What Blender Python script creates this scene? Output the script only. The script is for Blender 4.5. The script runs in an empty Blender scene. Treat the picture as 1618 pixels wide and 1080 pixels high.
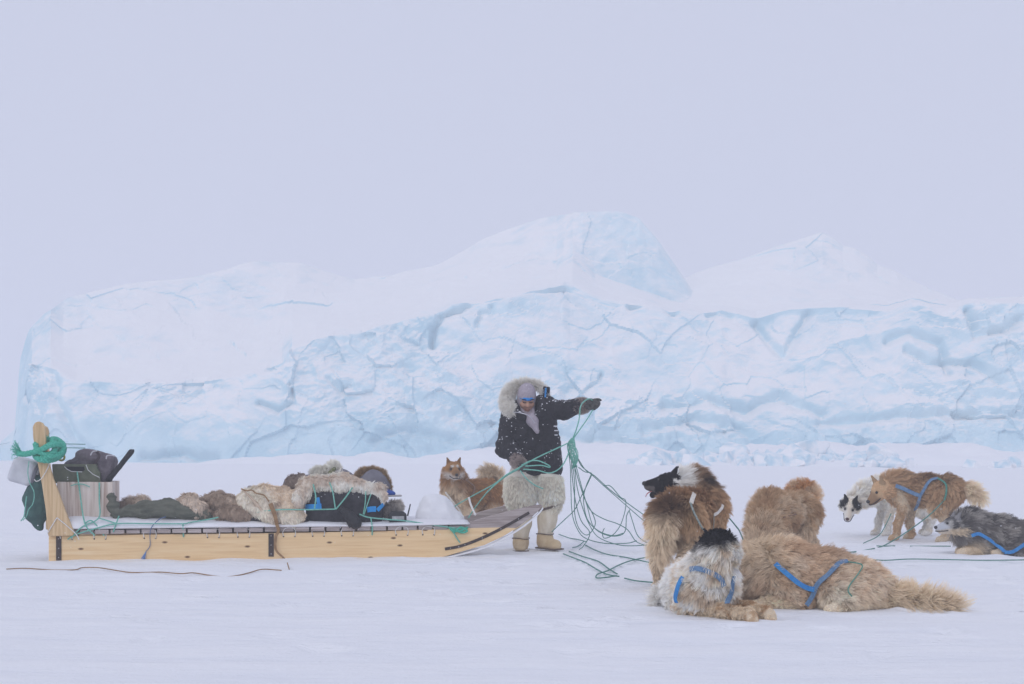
import bpy, bmesh, math, random
import numpy as np
from mathutils import Vector, Matrix, noise as mnoise

# ------------------------------------------------------------------ scene, camera, light
sc = bpy.context.scene
COL = sc.collection
F = 2247.0          # focal length in photo pixels (50 mm on 36 mm, 1618 px wide)
CX, HY, CAMH = 809.0, 705.0, 1.0   # principal column, horizon row, eye height (m)

cam_d = bpy.data.cameras.new('camera')
cam = bpy.data.objects.new('camera', cam_d); COL.objects.link(cam)
cam.location = (0, 0, CAMH); cam.rotation_euler = (math.radians(90), 0, 0)
cam_d.sensor_width = 36.0; cam_d.lens = 50.0
cam_d.shift_y = (HY - 540.0) / 1618.0
cam_d.clip_start = 0.1; cam_d.clip_end = 5000
sc.camera = cam

SUN_EL, SUN_ROT = math.radians(38), math.radians(210)
world = bpy.data.worlds.new('World'); sc.world = world; world.use_nodes = True
wn = world.node_tree.nodes; wl = world.node_tree.links; wn.clear()
w_out = wn.new('ShaderNodeOutputWorld'); w_bg = wn.new('ShaderNodeBackground')
w_sky = wn.new('ShaderNodeTexSky'); w_sky.sky_type = 'NISHITA'; w_sky.sun_disc = False
w_sky.sun_elevation = SUN_EL; w_sky.sun_rotation = SUN_ROT
w_sky.air_density = 1.0; w_sky.dust_density = 4.0; w_sky.ozone_density = 1.0
w_mix = wn.new('ShaderNodeMix'); w_mix.data_type = 'RGBA'
w_mix.inputs[0].default_value = 0.965          # thick, even cloud cover over the clear sky
w_mix.inputs[7].default_value = (5.95, 6.25, 7.75, 1)
wl.new(w_sky.outputs[0], w_mix.inputs[6]); wl.new(w_mix.outputs[2], w_bg.inputs[0])
w_bg.inputs[1].default_value = 0.10
wl.new(w_bg.outputs[0], w_out.inputs[0])

sun_d = bpy.data.lights.new('sun', 'SUN'); sun_d.energy = 0.75; sun_d.angle = math.radians(45)
sun_d.color = (1.0, 0.97, 0.93)
sun = bpy.data.objects.new('sun', sun_d); COL.objects.link(sun)
sun.rotation_euler = (math.radians(90) - SUN_EL, 0, math.radians(-30))

sc.render.engine = 'CYCLES'
sc.view_settings.view_transform = 'Standard'; sc.view_settings.look = 'None'
sc.view_settings.exposure = 0.0; sc.view_settings.gamma = 1.0
sc.cycles.max_bounces = 8; sc.cycles.diffuse_bounces = 4; sc.cycles.glossy_bounces = 2
sc.cycles.volume_bounces = 3; sc.cycles.transmission_bounces = 4
sc.cycles.use_denoising = True
sc.cycles_curves.shape = 'RIBBONS'; sc.cycles_curves.subdivisions = 2

rng = np.random.default_rng(7); random.seed(7)

# ------------------------------------------------------------------ pixel -> place
def P(px, py, Y):                       # point at depth Y seen at photo pixel (px, py)
    s = Y / F
    return np.array([(px - CX) * s, Y, CAMH - (py - HY) * s])
def G(px, py, lift=0.0):                # point on the snow seen at photo pixel
    Y = F * CAMH / max(py - HY, 1.0)
    for _ in range(3):
        X = (px - CX) * Y / F
        Y = F * (CAMH - gh(X, Y) - lift) / max(py - HY, 1.0)
    p = P(px, py, Y); return p

# ------------------------------------------------------------------ numpy value noise
_perm = np.random.default_rng(3).random((64, 64, 64))
def vnoise(p):                          # p (n,3) -> 0..1
    i = np.floor(p).astype(int); f = p - i; f = f * f * (3 - 2 * f)
    r = 0
    for dx in (0, 1):
        for dy in (0, 1):
            for dz in (0, 1):
                w = (f[:, 0] if dx else 1 - f[:, 0]) * (f[:, 1] if dy else 1 - f[:, 1]) * (f[:, 2] if dz else 1 - f[:, 2])
                r = r + w * _perm[(i[:, 0] + dx) & 63, (i[:, 1] + dy) & 63, (i[:, 2] + dz) & 63]
    return r
def fbm(p, o=4):
    a, s, t = 0.5, 0, 0
    for k in range(o):
        s = s + a * vnoise(p * 2 ** k + 17.3 * k); t += a; a *= 0.5
    return s / t
def sstep(a, b, x):
    t = np.clip((x - a) / (b - a), 0, 1); return t * t * (3 - 2 * t)
def lerp(a, b, t):
    return a + (b - a) * t

def gh(X, Y):                           # height of the snow surface near the camera
    X = np.atleast_1d(np.asarray(X, float)); Y = np.atleast_1d(np.asarray(Y, float))
    X, Y = np.broadcast_arrays(X, Y)
    p = np.stack([X * 0.16, Y * 0.32, 0 * X + 4.5], -1).reshape(-1, 3)
    q = np.stack([X * 0.9, Y * 1.7, 0 * X + 1.5], -1).reshape(-1, 3)
    h = (fbm(p, 2) - 0.5) * 0.05 + (fbm(q, 2) - 0.5) * 0.022
    h = h.reshape(X.shape)
    return h if h.size > 1 else float(h.ravel()[0])

# ------------------------------------------------------------------ materials
def new_mat(name):
    m = bpy.data.materials.new(name); m.use_nodes = True
    return m, m.node_tree.nodes, m.node_tree.links, m.node_tree.nodes['Principled BSDF']
MATS = {}
def mat(name, c1, c2=None, scale=8.0, rough=0.7, bump=0.0, bscale=None, stretch=(1, 1, 1), detail=5, spec=0.3, metal=0.0, lo=0.35, hi=0.65, dust=0.0, coord='Object'):
    if name in MATS: return MATS[name]
    m, n, l, b = new_mat(name)
    b.inputs['Roughness'].default_value = rough; b.inputs['Metallic'].default_value = metal
    b.inputs['Specular IOR Level'].default_value = spec
    b.inputs['Base Color'].default_value = (*c1, 1)
    tc = n.new('ShaderNodeTexCoord'); mp = n.new('ShaderNodeMapping'); mp.inputs['Scale'].default_value = stretch
    l.new(tc.outputs[coord], mp.inputs[0])
    col = None
    if c2 is not None:
        t = n.new('ShaderNodeTexNoise'); t.inputs['Scale'].default_value = scale; t.inputs['Detail'].default_value = detail
        l.new(mp.outputs[0], t.inputs[0])
        r = n.new('ShaderNodeValToRGB'); r.color_ramp.elements[0].position = lo; r.color_ramp.elements[1].position = hi
        r.color_ramp.elements[0].color = (*c1, 1); r.color_ramp.elements[1].color = (*c2, 1)
        l.new(t.outputs[0], r.inputs[0]); col = r.outputs[0]
    if dust > 0:                        # snow caught on surfaces that face up
        ge = n.new('ShaderNodeNewGeometry'); sx = n.new('ShaderNodeSeparateXYZ'); l.new(ge.outputs['Normal'], sx.inputs[0])
        t2 = n.new('ShaderNodeTexNoise'); t2.inputs['Scale'].default_value = 45; t2.inputs['Detail'].default_value = 2; l.new(tc.outputs[coord], t2.inputs[0])
        mu = n.new('ShaderNodeMath'); mu.operation = 'MULTIPLY_ADD'; l.new(sx.outputs[2], mu.inputs[0]); mu.inputs[1].default_value = 0.22
        l.new(t2.outputs[0], mu.inputs[2])
        r2 = n.new('ShaderNodeMapRange'); r2.inputs[1].default_value = 0.80; r2.inputs[2].default_value = 0.86; l.new(mu.outputs[0], r2.inputs[0])
        mx = n.new('ShaderNodeMix'); mx.data_type = 'RGBA'; l.new(r2.outputs[0], mx.inputs[0])
        if col: l.new(col, mx.inputs[6])
        else: mx.inputs[6].default_value = (*c1, 1)
        mx.inputs[7].default_value = (0.86, 0.87, 0.9, 1); col = mx.outputs[2]
    if col: l.new(col, b.inputs['Base Color'])
    if bump > 0:
        t = n.new('ShaderNodeTexNoise'); t.inputs['Scale'].default_value = bscale or scale * 3; t.inputs['Detail'].default_value = 6
        l.new(mp.outputs[0], t.inputs[0])
        bp = n.new('ShaderNodeBump'); bp.inputs['Strength'].default_value = bump; bp.inputs['Distance'].default_value = 0.02
        l.new(t.outputs[0], bp.inputs['Height']); l.new(bp.outputs[0], b.inputs['Normal'])
    MATS[name] = m; return m

def fur_mat(name, tipmix=0.25, tipcol=(0.85, 0.8, 0.72)):
    if name in MATS: return MATS[name]
    m, n, l, b = new_mat(name)
    a = n.new('ShaderNodeAttribute'); a.attribute_name = 'tint'
    b.inputs['Roughness'].default_value = 0.75; b.inputs['Specular IOR Level'].default_value = 0.12
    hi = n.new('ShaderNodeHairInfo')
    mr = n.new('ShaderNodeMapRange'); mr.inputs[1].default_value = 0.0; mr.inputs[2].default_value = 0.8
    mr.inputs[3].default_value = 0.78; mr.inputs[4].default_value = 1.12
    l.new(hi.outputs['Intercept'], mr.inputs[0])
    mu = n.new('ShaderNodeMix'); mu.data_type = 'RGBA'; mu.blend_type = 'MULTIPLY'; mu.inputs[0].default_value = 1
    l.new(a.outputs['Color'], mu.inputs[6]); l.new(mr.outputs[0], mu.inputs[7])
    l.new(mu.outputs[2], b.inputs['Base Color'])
    MATS[name] = m; return m
def skin_mat(name):
    if name in MATS: return MATS[name]
    m, n, l, b = new_mat(name)
    a = n.new('ShaderNodeAttribute'); a.attribute_name = 'tint'
    b.inputs['Roughness'].default_value = 0.9; b.inputs['Specular IOR Level'].default_value = 0.1
    l.new(a.outputs['Color'], b.inputs['Base Color'])
    MATS[name] = m; return m

# ------------------------------------------------------------------ objects
def tag(o, label=None, cat=None, group=None, kind=None):
    if label: o['label'] = label
    if cat: o['category'] = cat
    if group: o['group'] = group
    if kind: o['kind'] = kind
    return o
def mk(name, verts, faces, material=None, parent=None, smooth=False, base=None):
    """one mesh object; verts are world coordinates, stored relative to the base (own or the parent's)"""
    me = bpy.data.meshes.new(name)
    v = np.asarray(verts, float).reshape(-1, 3)
    if parent is not None: base = np.array(parent['_b'])
    elif base is None: base = np.array([v[:, 0].mean(), v[:, 1].mean(), v[:, 2].min()])
    base = np.asarray(base, float)
    me.from_pydata((v - base).tolist(), [], [list(map(int, f)) for f in faces]); me.update()
    if smooth: me.polygons.foreach_set('use_smooth', [True] * len(me.polygons))
    if material: me.materials.append(material)
    o = bpy.data.objects.new(name, me); COL.objects.link(o)
    o['_b'] = [float(x) for x in base]
    if parent is not None: o.parent = root_link(o, parent)
    else: o.location = base
    return o
def root_link(o, parent):
    return parent                       # children share the base of their thing, so their local frame is the parent's
def empty(name, base, label=None, cat=None, group=None):
    o = bpy.data.objects.new(name, None); COL.objects.link(o); o.location = base; o.empty_display_size = 0.1
    o['_b'] = [float(x) for x in base]
    return tag(o, label, cat, group)
def cleanup_props():
    for o in bpy.data.objects:
        if '_b' in o: del o['_b']

def box_mesh(c, h, R=None):
    v = np.array([[x, y, z] for x in (-1, 1) for y in (-1, 1) for z in (-1, 1)], float) * np.asarray(h, float)
    if R is not None: v = v @ np.asarray(R).T
    v = v + np.asarray(c)
    f = [(0, 1, 3, 2), (4, 6, 7, 5), (0, 4, 5, 1), (2, 3, 7, 6), (0, 2, 6, 4), (1, 5, 7, 3)]
    return v, f
def bevel(o, w=0.004, seg=2):
    m = o.modifiers.new('bevel', 'BEVEL'); m.width = w; m.segments = seg; m.limit_method = 'ANGLE'
    return o
def catmull(pts, n=8):
    p = np.asarray(pts, float)
    if len(p) < 3: return np.array([lerp(p[0], p[-1], t) for t in np.linspace(0, 1, n + 1)])
    q = np.vstack([2 * p[0] - p[1], p, 2 * p[-1] - p[-2]])
    out = []
    for i in range(1, len(q) - 2):
        a, b, c, d = q[i - 1], q[i], q[i + 1], q[i + 2]
        for t in np.linspace(0, 1, n, endpoint=False):
            out.append(0.5 * (2 * b + (c - a) * t + (2 * a - 5 * b + 4 * c - d) * t * t + (3 * b - a - 3 * c + d) * t ** 3))
    out.append(p[-1]); return np.array(out)
def frames(p):
    t = np.gradient(p, axis=0); t /= np.linalg.norm(t, axis=1, keepdims=True) + 1e-9
    ref = np.array([0, 0, 1.0]); out_n = []
    nrm = np.cross(t[0], ref)
    if np.linalg.norm(nrm) < 1e-3: nrm = np.array([1.0, 0, 0])
    nrm /= np.linalg.norm(nrm)
    for k in range(len(p)):
        nrm = nrm - t[k] * (nrm @ t[k]); nrm /= np.linalg.norm(nrm) + 1e-9; out_n.append(nrm.copy())
    N = np.array(out_n); return t, N, np.cross(t, N)
def tube(pts, r, sides=6, twist=None):
    p = np.asarray(pts, float); t, N, B = frames(p)
    rr = np.broadcast_to(np.asarray(r, float), (len(p),))
    v = []
    for k in range(len(p)):
        for s in range(sides):
            a = 2 * math.pi * s / sides
            v.append(p[k] + rr[k] * (math.cos(a) * N[k] + math.sin(a) * B[k]))
    f = []
    for k in range(len(p) - 1):
        for s in range(sides):
            s2 = (s + 1) % sides
            f.append((k * sides + s, k * sides + s2, (k + 1) * sides + s2, (k + 1) * sides + s))
    f.append(tuple(range(sides - 1, -1, -1))); f.append(tuple((len(p) - 1) * sides + s for s in range(sides)))
    return np.array(v), f
def join(parts):
    V, Fc, n = [], [], 0
    for v, f in parts:
        v = np.asarray(v); V.append(v); Fc += [tuple(i + n for i in q) for q in f]; n += len(v)
    return np.vstack(V), Fc
def twisted(pts, R, strands=3, pitch=0.05, sides=5):   # a laid rope: strands winding round a centre line
    p = np.asarray(pts, float)
    d = np.r_[0, np.cumsum(np.linalg.norm(np.diff(p, axis=0), axis=1))]
    m = max(int(d[-1] / (pitch / 7)), 8); s = np.linspace(0, d[-1], m)
    q = np.stack([np.interp(s, d, p[:, k]) for k in range(3)], -1); t, N, B = frames(q)
    out = []
    for k in range(strands):
        a = 2 * math.pi * (s / pitch + k / strands)
        out.append(tube(q + (np.cos(a)[:, None] * N + np.sin(a)[:, None] * B) * R * 0.5, R * 0.56, sides))
    return join(out)
def ribbon(pts, nrm, w, th=0.004):      # flat strap that follows surface normals
    p = np.asarray(pts, float); nrm = np.asarray(nrm, float)
    t = np.gradient(p, axis=0); t /= np.linalg.norm(t, axis=1, keepdims=True) + 1e-9
    s = np.cross(t, nrm); s /= np.linalg.norm(s, axis=1, keepdims=True) + 1e-9
    ww = np.broadcast_to(np.asarray(w, float), (len(p),))[:, None] / 2
    a, b, c, d = p - s * ww, p + s * ww, p + s * ww + nrm * th, p - s * ww + nrm * th
    V = np.stack([a, b, c, d], 1).reshape(-1, 3); f = []
    for k in range(len(p) - 1):
        for j in range(4):
            j2 = (j + 1) % 4; f.append((4 * k + j, 4 * k + j2, 4 * k + 4 + j2, 4 * k + 4 + j))
    f.append((3, 2, 1, 0)); m = 4 * (len(p) - 1); f.append((m, m + 1, m + 2, m + 3))
    return V, f
def extrude_poly(front, back):          # two matching point loops -> closed solid
    n = len(front); V = np.vstack([front, back])
    f = [tuple(range(n)), tuple(range(2 * n - 1, n - 1, -1))]
    for i in range(n):
        j = (i + 1) % n; f.append((j, i, n + i, n + j))
    return V, f

# ------------------------------------------------------------------ smooth solids (blended rounded shapes meshed to one skin)
class Solid:
    def __init__(s): s.pr = []
    def rc(s, a, b, r1, r2, lab='body', k=0.04):
        s.pr.append(('rc', np.array(a, float), np.array(b, float), float(r1), float(r2), lab, k)); return s
    def chain(s, pts, rs, lab='body', k=0.04):
        for i in range(len(pts) - 1): s.rc(pts[i], pts[i + 1], rs[i], rs[i + 1], lab, k)
        return s
    def el(s, c, r, R=None, lab='body', k=0.04):
        s.pr.append(('el', np.array(c, float), np.array(r, float), np.eye(3) if R is None else np.array(R, float), None, lab, k)); return s
    def bx(s, c, h, R=None, rnd=0.02, lab='body', k=0.03):
        s.pr.append(('bx', np.array(c, float), np.array(h, float), np.eye(3) if R is None else np.array(R, float), rnd, lab, k)); return s
    def cut(s, c, r, R=None, lab='cut', k=0.01):
        s.pr.append(('cu', np.array(c, float), np.array(r, float), np.eye(3) if R is None else np.array(R, float), None, lab, k)); return s
    @staticmethod
    def _d(q, p):
        if q[0] == 'rc':
            a, b, r1, r2 = q[1], q[2], q[3], q[4]
            ba = b - a; l2 = ba @ ba + 1e-9; rr = r1 - r2; a2 = max(l2 - rr * rr, 1e-9); il2 = 1 / l2
            pa = p - a; y = pa @ ba; z = y - l2
            x2 = ((pa * l2 - y[:, None] * ba) ** 2).sum(1); y2 = y * y * l2; z2 = z * z * l2
            k = np.sign(rr) * rr * rr * x2
            out = (np.sqrt(x2 * a2 * il2) + y * rr) * il2 - r1
            c1 = np.sign(z) * a2 * z2 > k; c2 = np.sign(y) * a2 * y2 < k
            out = np.where(c2, np.sqrt(x2 + y2) * il2 - r1, out)
            out = np.where(c1, np.sqrt(x2 + z2) * il2 - r2, out)
            return out
        if q[0] in ('el', 'cu'):
            l = (p - q[1]) @ q[3]; k0 = np.linalg.norm(l / q[2], axis=1); k1 = np.linalg.norm(l / q[2] ** 2, axis=1)
            return k0 * (k0 - 1) / (k1 + 1e-9)
        l = np.abs((p - q[1]) @ q[3]) - (q[2] - q[4])
        return np.linalg.norm(np.maximum(l, 0), axis=1) + np.minimum(l.max(1), 0) - q[4]
    @staticmethod
    def _bb(q):
        if q[0] == 'rc':
            r = max(q[3], q[4]); return np.minimum(q[1], q[2]) - r, np.maximum(q[1], q[2]) + r
        e = (np.abs(q[3]) * q[2]).sum(1); return q[1] - e, q[1] + e
    def at(s, p):
        p = np.atleast_2d(p); d = np.full(len(p), 9.0); best = np.full(len(p), 9.0); idx = np.zeros(len(p), int)
        for i, q in enumerate(s.pr):
            e = s._d(q, p); k = q[6]
            if q[0] == 'cu':
                h = np.clip(0.5 - 0.5 * (d + e) / k, 0, 1); d = lerp(d, -e, h) + k * h * (1 - h); continue
            h = np.clip(0.5 + 0.5 * (d - e) / k, 0, 1); d = lerp(d, e, h) - k * h * (1 - h)
            m = e < best; best[m] = e[m]; idx[m] = i
        return d, idx
    def grad(s, p, e=0.004):
        p = np.atleast_2d(p); g = np.stack([s.at(p + d)[0] - s.at(p - d)[0] for d in np.eye(3) * e], -1)
        return g / (np.linalg.norm(g, axis=1, keepdims=True) + 1e-9)
    def labels(s, p):
        _, i = s.at(p); L = np.array([q[5] for q in s.pr]); return L[i]
    def mesh(s, h=0.015):
        bb = [s._bb(q) for q in s.pr if q[0] != 'cu']
        lo = np.min([b[0] for b in bb], 0) - 3 * h; hi = np.max([b[1] for b in bb], 0) + 3 * h
        n = np.ceil((hi - lo) / h).astype(int) + 1
        ax = [lo[k] + h * np.arange(n[k]) for k in range(3)]
        D = np.full(n, 0.3)
        for q in s.pr:
            a, b = s._bb(q); m = q[6] + 0.05
            i0 = np.clip(np.floor((a - m - lo) / h).astype(int), 0, n - 1); i1 = np.clip(np.ceil((b + m - lo) / h).astype(int) + 1, 1, n)
            sl = tuple(slice(i0[k], i1[k]) for k in range(3))
            g = np.stack(np.meshgrid(*[ax[k][sl[k]] for k in range(3)], indexing='ij'), -1); sh = g.shape[:3]
            e = s._d(q, g.reshape(-1, 3)).reshape(sh); d = D[sl]; k = q[6]
            if q[0] == 'cu':
                hh = np.clip(0.5 - 0.5 * (d + e) / k, 0, 1); D[sl] = lerp(d, -e, hh) + k * hh * (1 - hh)
            else:
                hh = np.clip(0.5 + 0.5 * (d - e) / k, 0, 1); D[sl] = lerp(d, e, hh) - k * hh * (1 - hh)
        return nets(D, lo, h)
def nets(D, lo, h):                     # surface nets
    S = D < 0; n = D.shape
    c = [S[i:n[0] - 1 + i, j:n[1] - 1 + j, k:n[2] - 1 + k] for i in (0, 1) for j in (0, 1) for k in (0, 1)]
    cnt = sum(x.astype(int) for x in c); act = (cnt > 0) & (cnt < 8)
    I = np.argwhere(act); vid = np.full(act.shape, -1); vid[act] = np.arange(len(I))
    acc = np.zeros((len(I), 3)); num = np.zeros(len(I))
    off = [np.array([i, j, k]) for i in (0, 1) for j in (0, 1) for k in (0, 1)]
    for a in range(8):
        for b in range(a + 1, 8):
            if np.abs(off[a] - off[b]).sum() != 1: continue
            ia, ib = I + off[a], I + off[b]
            da, db = D[ia[:, 0], ia[:, 1], ia[:, 2]], D[ib[:, 0], ib[:, 1], ib[:, 2]]
            m = (da < 0) != (db < 0); t = da / np.where(m, da - db, 1)
            acc += np.where(m[:, None], off[a] + t[:, None] * (off[b] - off[a]), 0); num += m
    V = lo + h * (I + acc / num[:, None])
    faces = []
    for ax in range(3):
        u, w = (ax + 1) % 3, (ax + 2) % 3
        sl0 = [slice(None)] * 3; sl1 = [slice(None)] * 3; sl0[ax] = slice(0, n[ax] - 1); sl1[ax] = slice(1, n[ax])
        A, B = S[tuple(sl0)], S[tuple(sl1)]; E = np.argwhere(A != B)
        E = E[(E[:, u] > 0) & (E[:, w] > 0) & (E[:, u] < n[u] - 1) & (E[:, w] < n[w] - 1)]
        eu = np.zeros(3, int); ew = np.zeros(3, int); eu[u] = 1; ew[w] = 1
        q = np.stack([vid[tuple((E - eu - ew).T)], vid[tuple((E - ew).T)], vid[tuple(E.T)], vid[tuple((E - eu).T)]], 1)
        ins = A[tuple(E.T)]
        q = np.where(ins[:, None], q, q[:, ::-1]); faces.append(q)
    return V, np.vstack(faces)
def vnormals(V, Q):
    N = np.zeros_like(V); fn = np.cross(V[Q[:, 2]] - V[Q[:, 0]], V[Q[:, 3]] - V[Q[:, 1]])
    for k in range(4): np.add.at(N, Q[:, k], fn)
    return N / (np.linalg.norm(N, axis=1, keepdims=True) + 1e-12)
def set_tint(o, cols):
    me = o.data; a = me.color_attributes.new('tint', 'FLOAT_COLOR', 'POINT')
    a.data.foreach_set('color', np.c_[cols, np.ones(len(cols))].astype(np.float32).ravel())
def scatter(V, Q, n, seed=0):
    r = np.random.default_rng(seed)
    T = np.vstack([Q[:, [0, 1, 2]], Q[:, [0, 2, 3]]]); a, b, c = V[T[:, 0]], V[T[:, 1]], V[T[:, 2]]
    ar = np.linalg.norm(np.cross(b - a, c - a), axis=1); k = r.choice(len(T), n, p=ar / ar.sum())
    u, w = r.random(n), r.random(n); m = u + w > 1; u[m] = 1 - u[m]; w[m] = 1 - w[m]
    N = vnormals(V, Q)
    def I(X): return X[T[k, 0]] * (1 - u - w)[:, None] + X[T[k, 1]] * u[:, None] + X[T[k, 2]] * w[:, None]
    nn = I(N); return I(V), nn / (np.linalg.norm(nn, axis=1, keepdims=True) + 1e-9)
def make_fur(name, parent, root, nrm, flow, length, color, radius, material, lay=0.8, grav=0.25, clump=0.5, seed=0, steps=4, wild=0.25, csize=10):
    """real strands: one hair curve for each root, combed along flow, drooping and clumping"""
    r = np.random.default_rng(seed); n = len(root)
    length = np.broadcast_to(length, (n,)) * r.uniform(0.6, 1.15, n)
    ci = r.choice(n, max(n // csize, 1), replace=False)            # clump centres
    d0 = nrm + lay * flow
    wn = fbm(root * 22 + 3, 2)[:, None] - 0.5
    d0 = d0 + wild * r.normal(size=(n, 3)) + 0.9 * wild * np.stack([np.sin(wn[:, 0] * 30), np.cos(wn[:, 0] * 27), np.sin(wn[:, 0] * 21 + 2)], -1)
    d0 /= np.linalg.norm(d0, axis=1, keepdims=True) + 1e-9
    bend = flow * lay + np.array([0, 0, -1.0]) * grav
    pts = np.zeros((n, steps, 3)); pts[:, 0] = root - nrm * 0.004
    d = d0.copy(); st = (length / (steps - 1))[:, None]
    for k in range(1, steps):
        pts[:, k] = pts[:, k - 1] + d * st
        d = d + bend * 0.35 + 0.10 * wild * r.normal(size=(n, 3)); d /= np.linalg.norm(d, axis=1, keepdims=True) + 1e-9
    if clump > 0:
        from mathutils.kdtree import KDTree
        kd = KDTree(len(ci))
        for j, c in enumerate(ci): kd.insert(root[c], j)
        kd.balance()
        near = np.array([kd.find(x)[1] for x in root]); cc = ci[near]
        for k in range(1, steps):
            t = clump * (k / (steps - 1)) ** 1.3
            pts[:, k] = lerp(pts[:, k], pts[cc, k], t * r.uniform(0.6, 1, n)[:, None])
        color = color * (0.90 + 0.2 * r.random(len(ci)))[near][:, None]
    color = color * r.uniform(0.88, 1.12, n)[:, None]
    base = np.array(parent['_b'])
    cv = bpy.data.hair_curves.new(name); cv.add_curves([steps] * n)
    cv.attributes['position'].data.foreach_set('vector', (pts - base).reshape(-1).astype(np.float32))
    prof = np.interp(np.linspace(0, 1, steps), [0, 0.6, 1], [1, 0.85, 0.25])
    ra = cv.attributes.get('radius') or cv.attributes.new('radius', 'FLOAT', 'POINT')
    ra.data.foreach_set('value', (np.ones((n, 1)) * prof[None, :] * radius).astype(np.float32).ravel())
    ca = cv.attributes.new('tint', 'FLOAT_COLOR', 'CURVE')
    ca.data.foreach_set('color', np.c_[np.clip(color, 0.003, 0.95), np.ones(n)].astype(np.float32).ravel())
    cv.materials.append(material)
    o = bpy.data.objects.new(name, cv); COL.objects.link(o); o['_b'] = list(map(float, base)); o.parent = parent
    return o
def rotz(a):
    c, s = math.cos(a), math.sin(a); return np.array([[c, -s, 0], [s, c, 0], [0, 0, 1.0]])
def roty(a):
    c, s = math.cos(a), math.sin(a); return np.array([[c, 0, s], [0, 1, 0], [-s, 0, c]])
def rotx(a):
    c, s = math.cos(a), math.sin(a); return np.array([[1, 0, 0], [0, c, -s], [0, s, c]])
# ------------------------------------------------------------------ snow ground
def snow_mat():
    m, n, l, b = new_mat('snow')
    tc = n.new('ShaderNodeTexCoord'); mp = n.new('ShaderNodeMapping'); mp.inputs['Scale'].default_value = (0.5, 1.6, 1); mp.inputs['Rotation'].default_value = (0, 0, 0.12)
    l.new(tc.outputs['Object'], mp.inputs[0])
    t1 = n.new('ShaderNodeTexNoise'); t1.inputs['Scale'].default_value = 2.2; t1.inputs['Detail'].default_value = 8; t1.inputs['Roughness'].default_value = 0.62
    l.new(mp.outputs[0], t1.inputs[0])
    t2 = n.new('ShaderNodeTexNoise'); t2.inputs['Scale'].default_value = 45; t2.inputs['Detail'].default_value = 4
    l.new(tc.outputs['Object'], t2.inputs[0])
    ad = n.new('ShaderNodeMath'); ad.operation = 'MULTIPLY_ADD'; ad.inputs[1].default_value = 0.10
    l.new(t2.outputs[0], ad.inputs[0]); l.new(t1.outputs[0], ad.inputs[2])
    bp = n.new('ShaderNodeBump'); bp.inputs['Strength'].default_value = 0.8; bp.inputs['Distance'].default_value = 0.09
    l.new(ad.outputs[0], bp.inputs['Height']); l.new(bp.outputs[0], b.inputs['Normal'])
    r = n.new('ShaderNodeValToRGB'); r.color_ramp.elements[0].position = 0.3; r.color_ramp.elements[1].position = 0.7
    r.color_ramp.elements[0].color = (0.87, 0.885, 0.92, 1); r.color_ramp.elements[1].color = (0.93, 0.935, 0.95, 1)
    l.new(t1.outputs[0], r.inputs[0]); l.new(r.outputs[0], b.inputs['Base Color'])
    b.inputs['Roughness'].default_value = 0.85; b.inputs['Specular IOR Level'].default_value = 0.15
    return m
M_SNOW = snow_mat()
def ground():
    ys = np.unique(np.concatenate([np.linspace(-30, 4, 12), np.linspace(4, 7, 20), 7 * (20 / 7) ** np.linspace(0, 1, 340), np.linspace(20, 85, 70), np.geomspace(85, 640, 30)]))
    tx = np.linspace(-1, 1, 441); tx = np.sign(tx) * (0.16 * np.abs(tx) + 0.84 * np.abs(tx) ** 4.0)
    V = []
    for y in ys:
        w = 640 if y > 200 else max(9, abs(y) * 1.2) + 60
        V.append(np.stack([tx * w, np.full(441, y), np.zeros(441)], -1))
    V = np.array(V); X, Y = V[..., 0], V[..., 1]
    fade = 1 - sstep(40, 90, np.abs(Y)) * 0.8
    V[..., 2] = gh(X, Y) * fade
    # drifted snow: gentle swells further out, soft tracks near the sled and the dogs
    sw = fbm(np.stack([X.ravel() * 0.03, Y.ravel() * 0.07, X.ravel() * 0 + 9], -1), 3).reshape(X.shape)
    V[..., 2] += (sw - 0.5) * 0.5 * sstep(18, 60, Y)
    near = sstep(30, 14, Y) * sstep(5, 7.5, Y)
    rough = fbm(np.stack([X.ravel() * 3.2, Y.ravel() * 4.5, X.ravel() * 0 + 2], -1), 3).reshape(X.shape)
    track = np.exp(-((Y - 14.0) / 2.2) ** 2) * sstep(-7, -2, X)
    V[..., 2] += (rough - 0.5) * (0.02 + 0.05 * track) * near
    # footprints and paw marks trodden into the crust
    rf = np.random.default_rng(12)
    for _ in range(420):
        if rf.random() < .7: cx, cy = rf.normal(2.2, 1.7), rf.normal(11.8, 2.2)
        else: cx, cy = rf.uniform(-5, 5), rf.uniform(7, 17)
        if cy < 6.5 or (cx < .4 and 12.3 < cy < 14): continue
        a, w, dd = rf.uniform(0, 3.14), rf.uniform(.035, .10), rf.uniform(.008, .03)
        m = (np.abs(X - cx) < .4) & (np.abs(Y - cy) < .4)
        if not m.any(): continue
        ux = (X[m] - cx) * math.cos(a) + (Y[m] - cy) * math.sin(a); uy = -(X[m] - cx) * math.sin(a) + (Y[m] - cy) * math.cos(a)
        r2 = (ux / (w * 1.6)) ** 2 + (uy / w) ** 2; V[..., 2][m] += -dd * np.exp(-r2 * r2) + dd * .5 * np.exp(-((np.sqrt(r2) - 1.35) / .3) ** 2)
    n, m = X.shape; idx = np.arange(n * m).reshape(n, m)
    Q = np.stack([idx[:-1, :-1], idx[:-1, 1:], idx[1:, 1:], idx[1:, :-1]], -1).reshape(-1, 4)
    o = mk('snow_ground', V.reshape(-1, 3), Q, M_SNOW, smooth=True, base=(0, 0, 0)); tag(o, kind='structure')
ground()

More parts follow.
